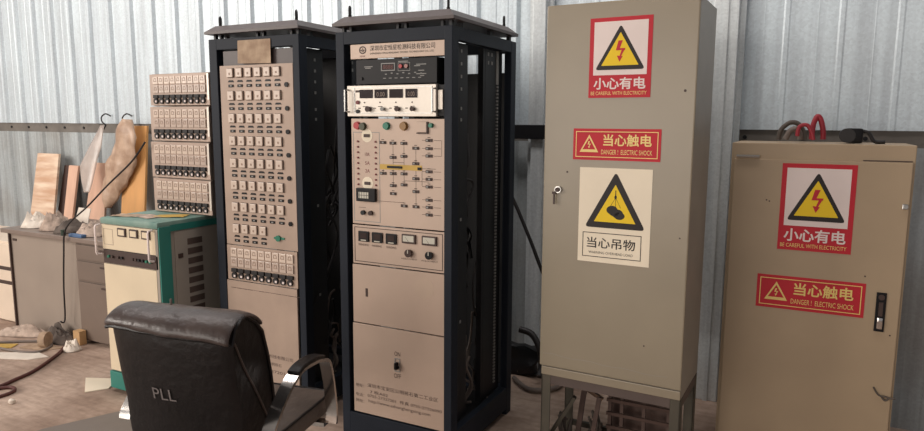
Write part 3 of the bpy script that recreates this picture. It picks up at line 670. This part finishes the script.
# ---------------------------------------------------------------- right cabinet
D = root('low_cabinet', (.04, 3.308, 0), 'lower beige steel electrical cabinet at the right with two warning stickers', 'electrical cabinet'); o = D.location; YD = 3.308
b = MB(o); b.box(-.318, .387, YD, YD+.38, .04, 1.462, .004); b.box(-.30, .37, YD+.02, YD+.36, 0, .04); b.build('cabinet_body', M_cabR, D)
d = MB(o); d.box(-.305, .378, YD-.014, YD-.001, .06, 1.392, .004); d = d.build('door', M_cabR, D)
y = YD-.014
sign_big(D, -.104, .183, .993, 1.376, y, d)
s = sign_bar(D, -.176, .250, .722, .873, y, d)
h = MB(o); h.box(.291, .328, y-.006, y, .672, .842, .002); h = h.build('latch_plate', M_blackpl, d)
b = MB(o); b.box(.299, .321, y-.016, y-.006, .685, .735, .005); b.cyl((.310, y-.02, .712), (.310, y-.006, .712), .010, 12); b.build('chrome_latch', M_chrome, h, True)
b = MB(o); b.cyl((.310, y-.010, .822), (.310, y-.006, .822), .012, 12); b.box(.302, .318, y-.009, y-.006, .74, .80); b.build('lock_slider', M_ink, h)
b = MB(o); b.cyl((-.295, y-.005, 1.402), (-.20, y-.005, 1.402), .007, 8); b.build('hinge_pin', M_steel, D, True)
b = MB(o); b.box(.20, .375, YD-.006, YD, 1.394, 1.398); b.build('door_gap', M_ink, D)
b = MB(o); b.box(.352, .372, y-.01, y, 1.200, 1.222, .003); b.cyl((.365, y-.014, 1.211), (.365, y, 1.211), .008, 10); b.build('side_catch', M_steel, d)
b = MB(o); b.tube([(.31, y-.004, .425), (.33, y-.008, .395), (.355, y-.010, .392), (.375, y-.012, .388), (.392, y-.012, .392)], .0035, 6); b.tube([(.34, y-.008, .392), (.355, y-.01, .375), (.368, y-.01, .385)], .004, 6); b.build('wire_scrap', M_hose, d, True)
for xx, zz in ((.243, .905), (-.16, 1.21), (-.148, 1.205), (.352, .66)):
    b = MB(o); b.cyl((xx, y-.0008, zz), (xx, y, zz), .0035, 10); b.build('paint_chip', M_ink, d)
# hoses on top
zt = 1.463
def hose(pts, r_, m, lab, name='cable_loop', cat='cable'):
    b = MB(pts[0]); b.tube(pts, r_, 10); return solo(name, b, m, lab, cat, smooth=True)
hose([(-.135, 3.48, zt+.012), (-.128, 3.48, zt+.055), (-.095, 3.48, zt+.088), (-.060, 3.485, zt+.085), (-.035, 3.49, zt+.05), (-.028, 3.49, zt+.012)], .011, M_hose, 'brown-grey cable loop at the left on the lower cabinet')
hose([(-.105, 3.44, zt+.014), (-.09, 3.44, zt+.05), (-.065, 3.44, zt+.062), (-.05, 3.445, zt+.04), (-.05, 3.445, zt+.014)], .013, M_cabgrey, 'small grey cable loop between the larger loops on the lower cabinet')
hose([(-.058, 3.40, zt+.03), (-.05, 3.40, zt+.072), (-.02, 3.40, zt+.078), (.0, 3.40, zt+.045), (.008, 3.40, zt+.014)], .009, M_redhose, 'thin dark red cable arch beside the tall red loop on the lower cabinet')
hose([(.0, 3.52, zt+.014), (.004, 3.53, zt+.08), (.018, 3.54, zt+.118), (.034, 3.54, zt+.10), (.046, 3.54, zt+.05), (.048, 3.54, zt+.014)], .012, M_redhose, 'tall red cable loop on the lower cabinet')
cn = root('cable_connector', (.175, 3.45, zt), 'black plug connector with a cable tail on the lower cabinet', 'connector'); o = cn.location
b = MB(o); b.box(.135, .200, 3.43, 3.48, zt+.001, zt+.066, .010); b.build('plug', M_blackpl, cn, True)
b = MB(o); b.cyl((.140, 3.422, zt+.034), (.140, 3.49, zt+.034), .032, 14); b.build('collar', M_cabblk, cn, True)
b = MB(o); b.tube([(.19, 3.455, zt+.055), (.222, 3.455, zt+.045), (.245, 3.455, zt+.010), (.285, 3.455, zt+.008)], .008, 8); b.build('cable_tail', M_cabblk, cn, True)

# ---------------------------------------------------------------- things between rack and tall cabinet
hose([(-1.62, 3.60, 1.25), (-1.60, 3.70, 1.17), (-1.564, 3.70, 1.106), (-1.51, 3.70, 1.0), (-1.431, 3.70, .83), (-1.371, 3.70, .69), (-1.26, 3.70, .45), (-1.18, 3.70, .02)], .011, M_cabblk, 'black cable slanting behind the tall cabinet from the instrument rack', 'power_cable')
hose([(-1.50, 3.62, .02), (-1.36, 3.50, .02), (-1.25, 3.55, .02), (-1.22, 3.68, .02), (-1.38, 3.76, .025), (-1.52, 3.72, .03)], .014, M_cabgrey, 'thick pale grey cable coiled on the floor right of the instrument rack', 'floor_cable')
hose([(-1.50, 3.70, .30), (-1.42, 3.70, .28), (-1.36, 3.68, .20), (-1.34, 3.66, .10), (-1.34, 3.62, .055)], .020, M_cabblk, 'thick black cable bending to the floor right of the instrument rack', 'floor_cable')
b = MB((-1.50, 3.78, 0)); b.box(-1.62, -1.38, 3.72, 3.82, 0, .19, .03); bmesh.ops.subdivide_edges(b.bm, edges=b.bm.edges[:], cuts=3, use_grid_fill=True)
for v in b.bm.verts: v.co += Vector([noise.noise(v.co*9+Vector((k_*7, 0, 0)))*.05 for k_ in range(3)]); 
for v in b.bm.verts: v.co.z = max(v.co.z, 0)
solo('dark_sack', b, M_soot, 'dark sack against the wall right of the instrument rack', 'sack', smooth=True)

# ---------------------------------------------------------------- desk area
K = root('office_desk', (-4.5, 3.2, 0), 'grey-brown office desk with drawers, its top covered by rags and papers', 'desk'); o = K.location
b = MB(o); b.box(-5.30, -3.66, 2.835, 3.46, .718, .75, .004); b.build('desk_top', M_desktop, K)
b = MB(o); b.box(-5.26, -4.47, 2.885, 2.91, 0, .718); b.build('front_panel', M_desk, K)
b = MB(o); b.box(-5.272, -5.258, 2.87, 3.44, 0, .718); b.build('side_panel', M_ink, K)
pd = MB(o); pd.box(-4.47, -3.70, 2.87, 3.44, .02, .715, .002); pd = pd.build('drawer_pedestal', M_deskdk, K)
for z0, z1 in ((.60, .70), (.455, .585), (.03, .44)):
    b = MB(o); b.box(-4.455, -3.72, 2.858, 2.871, z0, z1, .002); q = b.build('drawer', M_deskdk, K)
    b2 = MB(o); b2.box(-4.2, -3.95, 2.850, 2.858, z1-.03, z1-.02); b2.build('drawer_handle', M_ink, q)
b = MB(o); b.box(-5.235, -5.19, 2.880, 2.886, .655, .672); b.build('dark_chip', M_ink, K)
K = root('drawer_cabinet', (-5.9, 3.1, 0), 'cream drawer cabinet at the left edge beside the desk', 'cabinet'); o = K.location
b = MB(o); b.box(-6.4, -5.30, 2.92, 3.35, 0, .63, .004); b.build('cabinet_body', M_drawer, K)
for z0, z1 in ((.01, .295), (.325, .405), (.435, .61)):
    b = MB(o); b.box(-6.39, -5.315, 2.905, 2.919, z0, z1, .003); b.build('drawer', M_drawer, K)
b = MB(o); b.box(-6.39, -5.315, 2.912, 2.92, .295, .325); b.box(-6.39, -5.315, 2.912, 2.92, .405, .435); b.build('drawer_gap', M_ink, K)

def board(name, xb0, xb1, xt0, xt1, zt_, m, lab, yb=3.62, yt=3.85, th=.02, cat='board'):
    mid = ((xb0+xb1)/2, yb, 0); b = MB(mid)
    b.hexa([(xb0, yb, 0), (xb1, yb, 0), (xb1, yb+th, 0), (xb0, yb+th, 0)], [(xt0, yt, zt_), (xt1, yt, zt_), (xt1, yt+th, zt_), (xt0, yt+th, zt_)])
    return solo(name, b, m, lab, cat)
board('laminate_board', -6.46, -6.08, -6.45, -6.13, 1.235, M_ply, 'pale streaked board leaning on the wall behind the desk, leftmost', 3.60, 3.84)
board('laminate_board', -6.18, -5.93, -6.12, -5.94, 1.13, M_brown, 'dark brown board right behind the pale streaked leaning board', 3.66, 3.88)
board('laminate_board', -5.95, -5.84, -5.93, -5.80, 1.14, M_pink, 'narrow pink-brown plank beside the dark brown leaning board', 3.60, 3.80)
board('laminate_board', -5.78, -5.40, -5.68, -5.50, 1.17, M_pink, 'pinkish board leaning behind the desk beside the wrapping', 3.66, 3.86)
board('laminate_board', -5.18, -4.88, -5.20, -4.92, 1.50, M_orange, 'orange-brown board leaning behind the desk under the hanging wrapping', 3.66, 3.84)

def drape(name, outline_l, outline_r, y0, amp, m, lab, cat, n=26, k_=10, seed=0, group=None):
    # hanging sheet: left/right edges as lists of (x,z) from top to bottom
    mid = (outline_l[0][0], y0, 0); b = MB(mid); g = []
    def interp(L, t_):
        s_ = t_*(len(L)-1); i = min(int(s_), len(L)-2); f_ = s_-i; return L[i][0]*(1-f_)+L[i+1][0]*f_, L[i][1]*(1-f_)+L[i+1][1]*f_
    for i in range(n+1):
        l = interp(outline_l, i/n); r_ = interp(outline_r, i/n); row = []
        for j in range(k_+1):
            u_ = j/k_; x_ = l[0]*(1-u_)+r_[0]*u_; z_ = l[1]*(1-u_)+r_[1]*u_
            yy = y0-amp*(.4+.6*math.sin(u_*PI))-amp*.9*abs(noise.noise(Vector((x_*9, z_*3, seed))))
            row.append(b._v((x_, yy, z_)))
        g.append(row)
    for i in range(n):
        for j in range(k_): b.bm.faces.new((g[i][j], g[i][j+1], g[i+1][j+1], g[i+1][j]))
    e = solo(name, b, m, lab, cat, group, smooth=True)
    md = e.modifiers.new('s', 'SOLIDIFY'); md.thickness = .004; md.offset = 1
    return e
drape('wrapping_bag', [(-5.10, 1.56), (-5.20, 1.40), (-5.32, 1.20), (-5.40, 1.02), (-5.42, .88), (-5.38, .80)], [(-5.00, 1.55), (-4.93, 1.40), (-4.96, 1.20), (-5.10, 1.00), (-5.25, .86), (-5.32, .80)], 3.80, .07, M_bag, 'crumpled brown wrapping hanging from a wall hook over the orange board', 'wrapping')
fm = drape('plastic_film', [(-5.50, 1.50), (-5.60, 1.32), (-5.66, 1.15), (-5.60, 1.02), (-5.55, .93)], [(-5.45, 1.50), (-5.44, 1.3), (-5.45, 1.15), (-5.46, 1.0), (-5.47, .93)], 3.85, .02, M_film, 'thin clear plastic film hanging left of the brown wrapping', 'plastic film', seed=4)
for v in fm.data.vertices: v.co.y -= (1.5-v.co.z)*.30
for xx, lab in ((-5.53, 'wire hook on the wall above the clear plastic film'), (-5.25, 'wire hook on the wall above the brown wrapping')):
    hose([(xx+.04, 3.93, 1.58), (xx+.01, 3.90, 1.60), (xx-.005, 3.87, 1.57), (xx+.03, 3.85, 1.53), (xx+.06, 3.86, 1.50), (xx+.02, 3.86, 1.47)], .006, M_cabblk, lab, 'wire_hook', 'hook')

def rag(name, cx, cy, z, lx, ly, h, m, lab, cat='rag', seed=1, rz=0):
    b = MB((cx, cy, z)); n = 16; g = []
    for i in range(n+1):
        row = []
        for j in range(n+1):
            u_, v_ = i/n*2-1, j/n*2-1; rr_ = math.hypot(u_, v_); s_ = min(1, 1/max(rr_, 1e-6)) if rr_ > 1 else 1
            u2, v2 = u_*s_, v_*s_; f_ = max(0, 1-min(1, rr_)**3)
            zz = z+.003+h*f_*(.30+1.0*abs(noise.noise(Vector((u2*1.8+seed*5, v2*1.8, seed))))+.45*abs(noise.noise(Vector((u2*5+seed*3, v2*5, seed+2)))))
            row.append(b._v((cx+u2*lx/2*(1+.15*noise.noise(Vector((u2, v2, seed+9)))), cy+v2*ly/2, zz)))
        g.append(row)
    for i in range(n):
        for j in range(n): b.bm.faces.new((g[i][j], g[i+1][j], g[i+1][j+1], g[i][j+1]))
    bmesh.ops.remove_doubles(b.bm, verts=b.bm.verts[:], dist=.0005)
    e = solo(name, b, m, lab, cat, smooth=True); e.rotation_euler.z = rz
    md = e.modifiers.new('s', 'SOLIDIFY'); md.thickness = .002; md.offset = 1; return e
rag('cloth_rag', -5.13, 3.02, .75, .22, .24, .12, M_paper, 'pale crumpled cloth at the left end of the desk top', seed=2)
rag('cloth_rag', -4.89, 3.00, .75, .20, .22, .16, M_rag, 'crumpled dusty rag beside the cream card on the desk', seed=3)
rag('cloth_rag', -4.68, 2.99, .75, .17, .26, .12, M_ragdk, 'dark grey rag behind the hanging cable on the desk', seed=5)
rag('cloth_rag', -4.42, 3.00, .75, .26, .28, .13, M_rag, 'dusty rag at the right on the desk next to the cream cabinet', seed=6)
rag('crumpled_paper', -4.36, 3.28, .75, .24, .2, .06, M_paper, 'crumpled white paper behind the rags on the desk', 'paper', seed=8)
b = MB((-4.85, 3.16, .75)); b.hexa([(-4.92, 3.15, .752), (-4.76, 3.15, .752), (-4.76, 3.156, .752), (-4.92, 3.156, .752)], [(-4.93, 3.21, .885), (-4.79, 3.21, .885), (-4.79, 3.216, .885), (-4.93, 3.216, .885)]); solo('cream_card', b, M_paper, 'square cream card leaning among the rags on the desk', 'card')
b = MB((-4.40, 2.88, .75)); b.box(-4.50, -4.36, 2.842, 2.88, .751, .772, .004); solo('blue_box', b, M_blue, 'small blue box at the front edge of the desk', 'box')
b = MB((-4.64, 3.1, .75)); b.cyl((-4.58, 2.858, .751), (-4.58, 2.858, .79), .016, 14); solo('dark_bottle_cap', b, mat('dark_green_cap', (40, 60, 45), .5), 'small dark green cap on the front edge of the desk', 'cap')
# floor by the desk
rag('cloth_rag', -4.98, 2.76, 0, .42, .12, .09, M_rag, 'long dusty rag on the floor along the desk front', seed=12, rz=.35)
rag('cloth_rag', -4.62, 2.80, 0, .30, .14, .13, M_ragdk, 'dark bundle of cloth on the floor in front of the desk', seed=14)
rag('crumpled_paper', -4.36, 2.72, 0, .12, .11, .08, M_paper, 'crumpled white paper on the floor by the desk drawers', 'paper', seed=15)
b = MB((-4.62, 2.66, 0)); b.cyl((-4.60, 2.665, .055), (-4.56, 2.685, .055), .053, 20); solo('tape_roll', b, M_tan, 'tan roll of tape standing on the floor before the desk', 'tape roll', smooth=True)
b = MB((-4.42, 2.86, 0)); b.box(-4.465, -4.395, 2.80, 2.85, .0, .10, .002); b.box(-4.46, -4.40, 2.798, 2.80, .1, .101); 
solo('cardboard_box', b, M_card, 'small tan cardboard box on the floor against the desk drawers', 'box')
def scrap(name, pts, z, m, lab, cat='paper', group=None):
    c_ = (sum(p[0] for p in pts)/len(pts), sum(p[1] for p in pts)/len(pts), z); b = MB(c_)
    a = [b._v((p[0], p[1], z+.001)) for p in pts]; t_ = [b._v((p[0], p[1], z+.006)) for p in pts]; n = len(a)
    b.bm.faces.new(a[::-1]); b.bm.faces.new(t_)
    for i in range(n): b.bm.faces.new((a[i], a[(i+1) % n], t_[(i+1) % n], t_[i]))
    return solo(name, b, m, lab, cat, group)
scrap('paper_sheet', [(-4.75, 2.33), (-4.42, 2.47), (-4.36, 2.56), (-4.50, 2.58), (-4.80, 2.42)], 0, M_paper, 'long white paper strip on the floor at the left edge')
scrap('paper_sheet', [(-4.72, 2.58), (-4.52, 2.62), (-4.44, 2.72), (-4.60, 2.72), (-4.74, 2.66)], 0, M_tan, 'tan paper under the tape roll on the floor')
scrap('yellow_strip', [(-4.98, 2.42), (-4.76, 2.55), (-4.80, 2.62), (-5.02, 2.50)], 0, M_yelband, 'yellow strip on the floor at the left edge', 'strip')
scrap('paper_sheet', [(-3.80, 2.44), (-3.60, 2.30), (-3.53, 2.40), (-3.62, 2.52)], 0, M_signcream, 'white paper scrap on the floor against the teal cabinet base')
b = MB((-3.81, 2.02, 0)); bmesh.ops.create_icosphere(b.bm, subdivisions=2, radius=.018, matrix=Matrix.Translation((0, 0, .012)))
for v in b.bm.verts: v.co += v.co.normalized()*.006*noise.noise(v.co*60); v.co.z = max(0, v.co.z)
solo('paper_ball', b, M_paper, 'tiny white paper ball alone on the floor', 'paper ball', smooth=True)
hose([(-4.95, 2.56, .01), (-4.70, 2.72, .01), (-4.55, 2.70, .01), (-4.50, 2.58, .01), (-4.62, 2.52, .01), (-4.80, 2.50, .01)], .008, M_cabgrey, 'grey cable loop on the floor around the papers', 'floor_cable')
hose([(-3.437, 2.665, 1.42), (-3.60, 2.69, 1.30), (-3.875, 2.72, 1.145), (-4.16, 2.77, .99), (-4.40, 2.80, .865), (-4.49, 2.81, .78), (-4.52, 2.815, .66), (-4.56, 2.82, .40), (-4.60, 2.835, .15), (-4.55, 2.60, .15), (-4.50, 2.58, .02)][:9]+[(-4.60, 2.80, .145)], .0055, M_cabblk, 'black cable hanging from the terminal units over the desk edge', 'power_cable')
hose([(-4.56, 2.86, .01), (-4.46, 2.74, .01), (-4.341, 2.61, .01), (-4.177, 2.362, .01), (-4.13, 2.22, .01), (-4.10, 2.10, .01), (-4.12, 1.9, .01), (-4.3, 1.6, .01)], .011, M_cabred, 'red-brown cable curving over the floor from the desk', 'floor_cable')
hose([(-4.02, 1.90, .01), (-3.95, 2.02, .01), (-3.955, 2.11, .01), (-4.02, 2.14, .01), (-4.07, 2.10, .01), (-4.14, 1.98, .01), (-4.25, 1.85, .01)], .010, M_cabred, 'small red-brown cable loop on the floor at the left edge', 'floor_cable')
# mat
scrap('floor_mat', [(-3.345, 1.90), (-3.10, 2.42), (-2.0, 2.44), (-1.4, 1.3), (-1.4, .4), (-3.45, .4)], 0, M_mat, 'smooth dark grey mat on the floor beneath the office chair', 'floor mat')

# ---------------------------------------------------------------- chair
cy = .187
cz_ = math.cos(cy); sz_ = math.sin(cy)
CH = root('office_chair', (-1.768, 1.39, .0), 'black leather office chair with chrome armrests seen from behind', 'chair', rz=cy)
def loft(profile_fn, n, k_):
    pass
# backrest in local coords: x right, y forward, z up.  side outline at parameter t (bottom->top)
hw = .228
rear = [(.085, .40), (.066, .51), (.045, .62), (.026, .72), (.012, .82), (.004, .88), (.012, .912), (.05, .936)]
front = [(.265, .42), (.272, .51), (.268, .60), (.252, .70), (.232, .78), (.205, .86), (.165, .905), (.11, .938)]
outline = rear+front[::-1]
cxm = sum(p_[0] for p_ in outline)/len(outline)
def backpt(u_, py, pz, rr_):
    e_ = abs(u_)**12
    y_ = cxm+(py-cxm)*(1-.05*e_)+(.030*u_*u_*(1 if pz > .6 else .6) if rr_ else 0)-(0 if rr_ else .012*(1-u_*u_))*0
    if rr_ and pz < .8: y_ -= .010*(1-u_*u_)
    return (u_*hw*(1-.02*e_)*(1+.05*(pz-.6)), y_, .66+(pz-.66)*(1-.02*e_))
def back_mesh():
    b = MB(); N = 22; rows = [[b.bm.verts.new(backpt(math.sin((i/N-.5)*PI)*.5+(i/N*2-1)*.5, q_[0], q_[1], k_ < len(rear))) for k_, q_ in enumerate(outline)] for i in range(N+1)]
    m_ = len(outline)
    for i in range(N):
        for k_ in range(m_): b.bm.faces.new((rows[i][k_], rows[i+1][k_], rows[i+1][(k_+1) % m_], rows[i][(k_+1) % m_]))
    b.bm.faces.new(rows[0]); b.bm.faces.new(rows[-1][::-1]); return b
bk = back_mesh().build('backrest', M_leather, CH, True)
# flap over the top
b = MB(); N = 20; path = [(-.004, .884), (-.010, .892), (-.008, .904), (.004, .918), (.035, .934), (.08, .946), (.125, .941), (.17, .918), (.20, .886)]
rows = []
for i in range(N+1):
    u_ = i/N*2-1; row = []
    for j, (py, pz) in enumerate(path):
        wz = .006*noise.noise(Vector((u_*3, j*.5, 2)))+(-.012*u_ if j < 2 else 0)
        row.append(b.bm.verts.new((u_*(hw+.010), py+.030*u_*u_*(1-j/8)+wz, pz+wz*.8-(.012*abs(u_)**8))))
    rows.append(row)
for i in range(N):
    for j in range(len(path)-1): b.bm.faces.new((rows[i][j], rows[i+1][j], rows[i+1][j+1], rows[i][j+1]))
fl = b.build('headrest_flap', M_leatherflap, bk, True)
md = fl.modifiers.new('s', 'SOLIDIFY'); md.thickness = .014; md.offset = 0
md = fl.modifiers.new('ss', 'SUBSURF'); md.levels = 1; md.render_levels = 2
b = MB(); pts = []
for i in range(N+1):
    u_ = i/N*2-1; pts.append((u_*(hw+.010), -.006+.030*u_*u_+.006*noise.noise(Vector((u_*3, 0, 2))), .882+.0048*noise.noise(Vector((u_*3, 0, 2)))-.0096*u_-.012*abs(u_)**8))
pts += [(hw+.012, .04, .91), (hw+.012, .07, .932)]+[(backpt(1, q_[0], q_[1], False)[0]+.002,)+backpt(1, q_[0], q_[1], False)[1:] for q_ in front[::-1]]
b.tube(pts, .006, 6, smooth=False); b.build('piping', M_leather, bk, True)
b = MB(); b.tube([(.0, .05, .968), (.004, .045, .985), (.008, .04, .972)], .004, 6); b.build('thread_loop', M_ragdk, bk)
b = MB(); 
b.tube([(hw*1.0, .05, .86), (hw*.992, .10, .76), (hw*.99, .16, .66), (hw*.985, .225, .54)], .004, 6); b.build('side_seam', M_leatherflap, bk)
b = MB(); b.text('PLL', -.068, .022, .655, .695, .014); lt = b.build('lettering', mat('faded_white', (120, 112, 110), .6), bk)
def reary(z_):
    for (a0, b0), (a1, b1) in zip(rear, rear[1:]):
        if b0 <= z_ <= b1: return a0+(a1-a0)*(z_-b0)/(b1-b0)
for v in lt.data.vertices:
    u_ = v.co.x/hw; v.co.y = reary(v.co.z)+.030*u_*u_-.010*(1-u_*u_)-.004
# seat
b = MB(); b.box(-.25, .25, .20, .66, .395, .475, .03); st_ = b.build('seat', M_seat, CH, True)
b = MB(); b.tube([(-.245, .25, .468), (-.245, .64, .468), (-.20, .655, .468), (.20, .655, .468), (.245, .64, .468), (.245, .25, .468)], .006, 6, smooth=False)
b.build('piping', M_leather, st_, True)
b = MB(); b.tube([(.165, .36, .478), (.18, .375, .481), (.172, .392, .479)], .003, 6); b.build('thread_loop', M_grey, st_)
for sx in (-1, 1):
    x_ = .290 if sx > 0 else -.272
    pts = [(x_, .115, .520), (x_, .125, .545), (x_, .165, .590), (x_, .22, .637), (x_, .262, .665), (x_, .32, .686), (x_, .40, .684), (x_, .455, .676), (x_, .51, .652), (x_, .535, .585), (x_, .552, .50), (x_, .56, .43), (x_, .555, .385)]
    b = MB(); b.tube(pts, 0, flat=(.023, .006, (0, -.7, .7))); b.build('armrest_frame', M_chrome, CH, True)
    b = MB(); b.tube([(x_, .285, .684), (x_, .33, .697), (x_, .41, .697), (x_, .475, .682)], 0, flat=(.024, .008, (0, -.3, 1))); pdm = b.build('armrest_pad', M_leather, CH, True)
    md = pdm.modifiers.new('b', 'BEVEL'); md.width = .006; md.segments = 3
b = MB(); b.box(-.27, .27, .06, .10, .375, .392); b.box(-.27, .27, .53, .57, .375, .392); b.box(-.10, .10, .08, .55, .365, .395); b.build('seat_frame', M_chrome, CH)
b = MB(); b.cyl((0, .32, .12), (0, .32, .37), .028, 16); b.build('gas_column', M_blackpl, CH, True)
for k_ in range(5):
    a_ = k_*2*PI/5+.3; ex, ey = .28*math.cos(a_), .32+.28*math.sin(a_)
    b = MB(); b.tube([(0, .32, .13), (ex, ey, .085)], 0, flat=(.02, .012, (0, 0, 1)), smooth=False); lg = b.build('base_leg', M_chrome, CH)
    b = MB(); b.cyl((ex-.02*math.sin(a_), ey+.02*math.cos(a_), .029), (ex+.02*math.sin(a_), ey-.02*math.cos(a_), .029), .028, 14); b.cyl((ex, ey, .04), (ex, ey, .085), .008, 8); b.build('castor', M_blackpl, lg, True)

# ---------------------------------------------------------------- light
wd = bpy.data.worlds.new('w'); bpy.context.scene.world = wd; wd.use_nodes = True
bg = wd.node_tree.nodes['Background']; bg.inputs[0].default_value = (.90, .88, .90, 1); bg.inputs[1].default_value = .33
def area(loc, to, sx, sy, e, col):
    l = bpy.data.lights.new('daylight', 'AREA'); l.shape = 'RECTANGLE'; l.size = sx; l.size_y = sy; l.energy = e; l.color = col
    ob = bpy.data.objects.new('daylight', l); C.objects.link(ob); ob.location = loc
    ob.rotation_euler = (Vector(to)-Vector(loc)).to_track_quat('-Z', 'Y').to_euler(); return ob
area((-3.0, 2.5, 5.1), (-3.0, 3.6, 2.4), 8, .9, 185, (1, .93, .90))      # roof light strip above the wall
area((-9.0, -3.5, 3.8), (-4.2, 3.0, .6), 4, 3.4, 520, (1, .92, .84))      # added lamp standing in for daylight from the far left
area((-3.2, -5.2, 1.5), (-.8, 3.3, .4), 4.5, 2.6, 195, (1, .92, .84))      # added unseen fill lamp behind the camera, brightens the lower fronts

# ---------------------------------------------------------------- camera
cam = bpy.data.cameras.new('camera'); co = bpy.data.objects.new('camera', cam); C.objects.link(co)
F_, PITCH, ROLL, H_, YAW = 675.8, .138, .0054, 1.5489, .474
cam.sensor_fit = 'HORIZONTAL'; cam.sensor_width = 36; cam.lens = F_/924*36; cam.clip_start = .05; cam.clip_end = 100
m4 = Matrix.Rotation(YAW, 4, 'Z') @ Matrix.Rotation(PI/2-PITCH, 4, 'X') @ Matrix.Rotation(ROLL, 4, 'Z')
co.matrix_world = Matrix.Translation((0, 0, H_)) @ m4
bpy.context.scene.camera = co
vs = bpy.context.scene.view_settings; vs.view_transform = 'Standard'; vs.look = 'None'; vs.gamma = 1; vs.use_curve_mapping = False; vs.exposure = 0
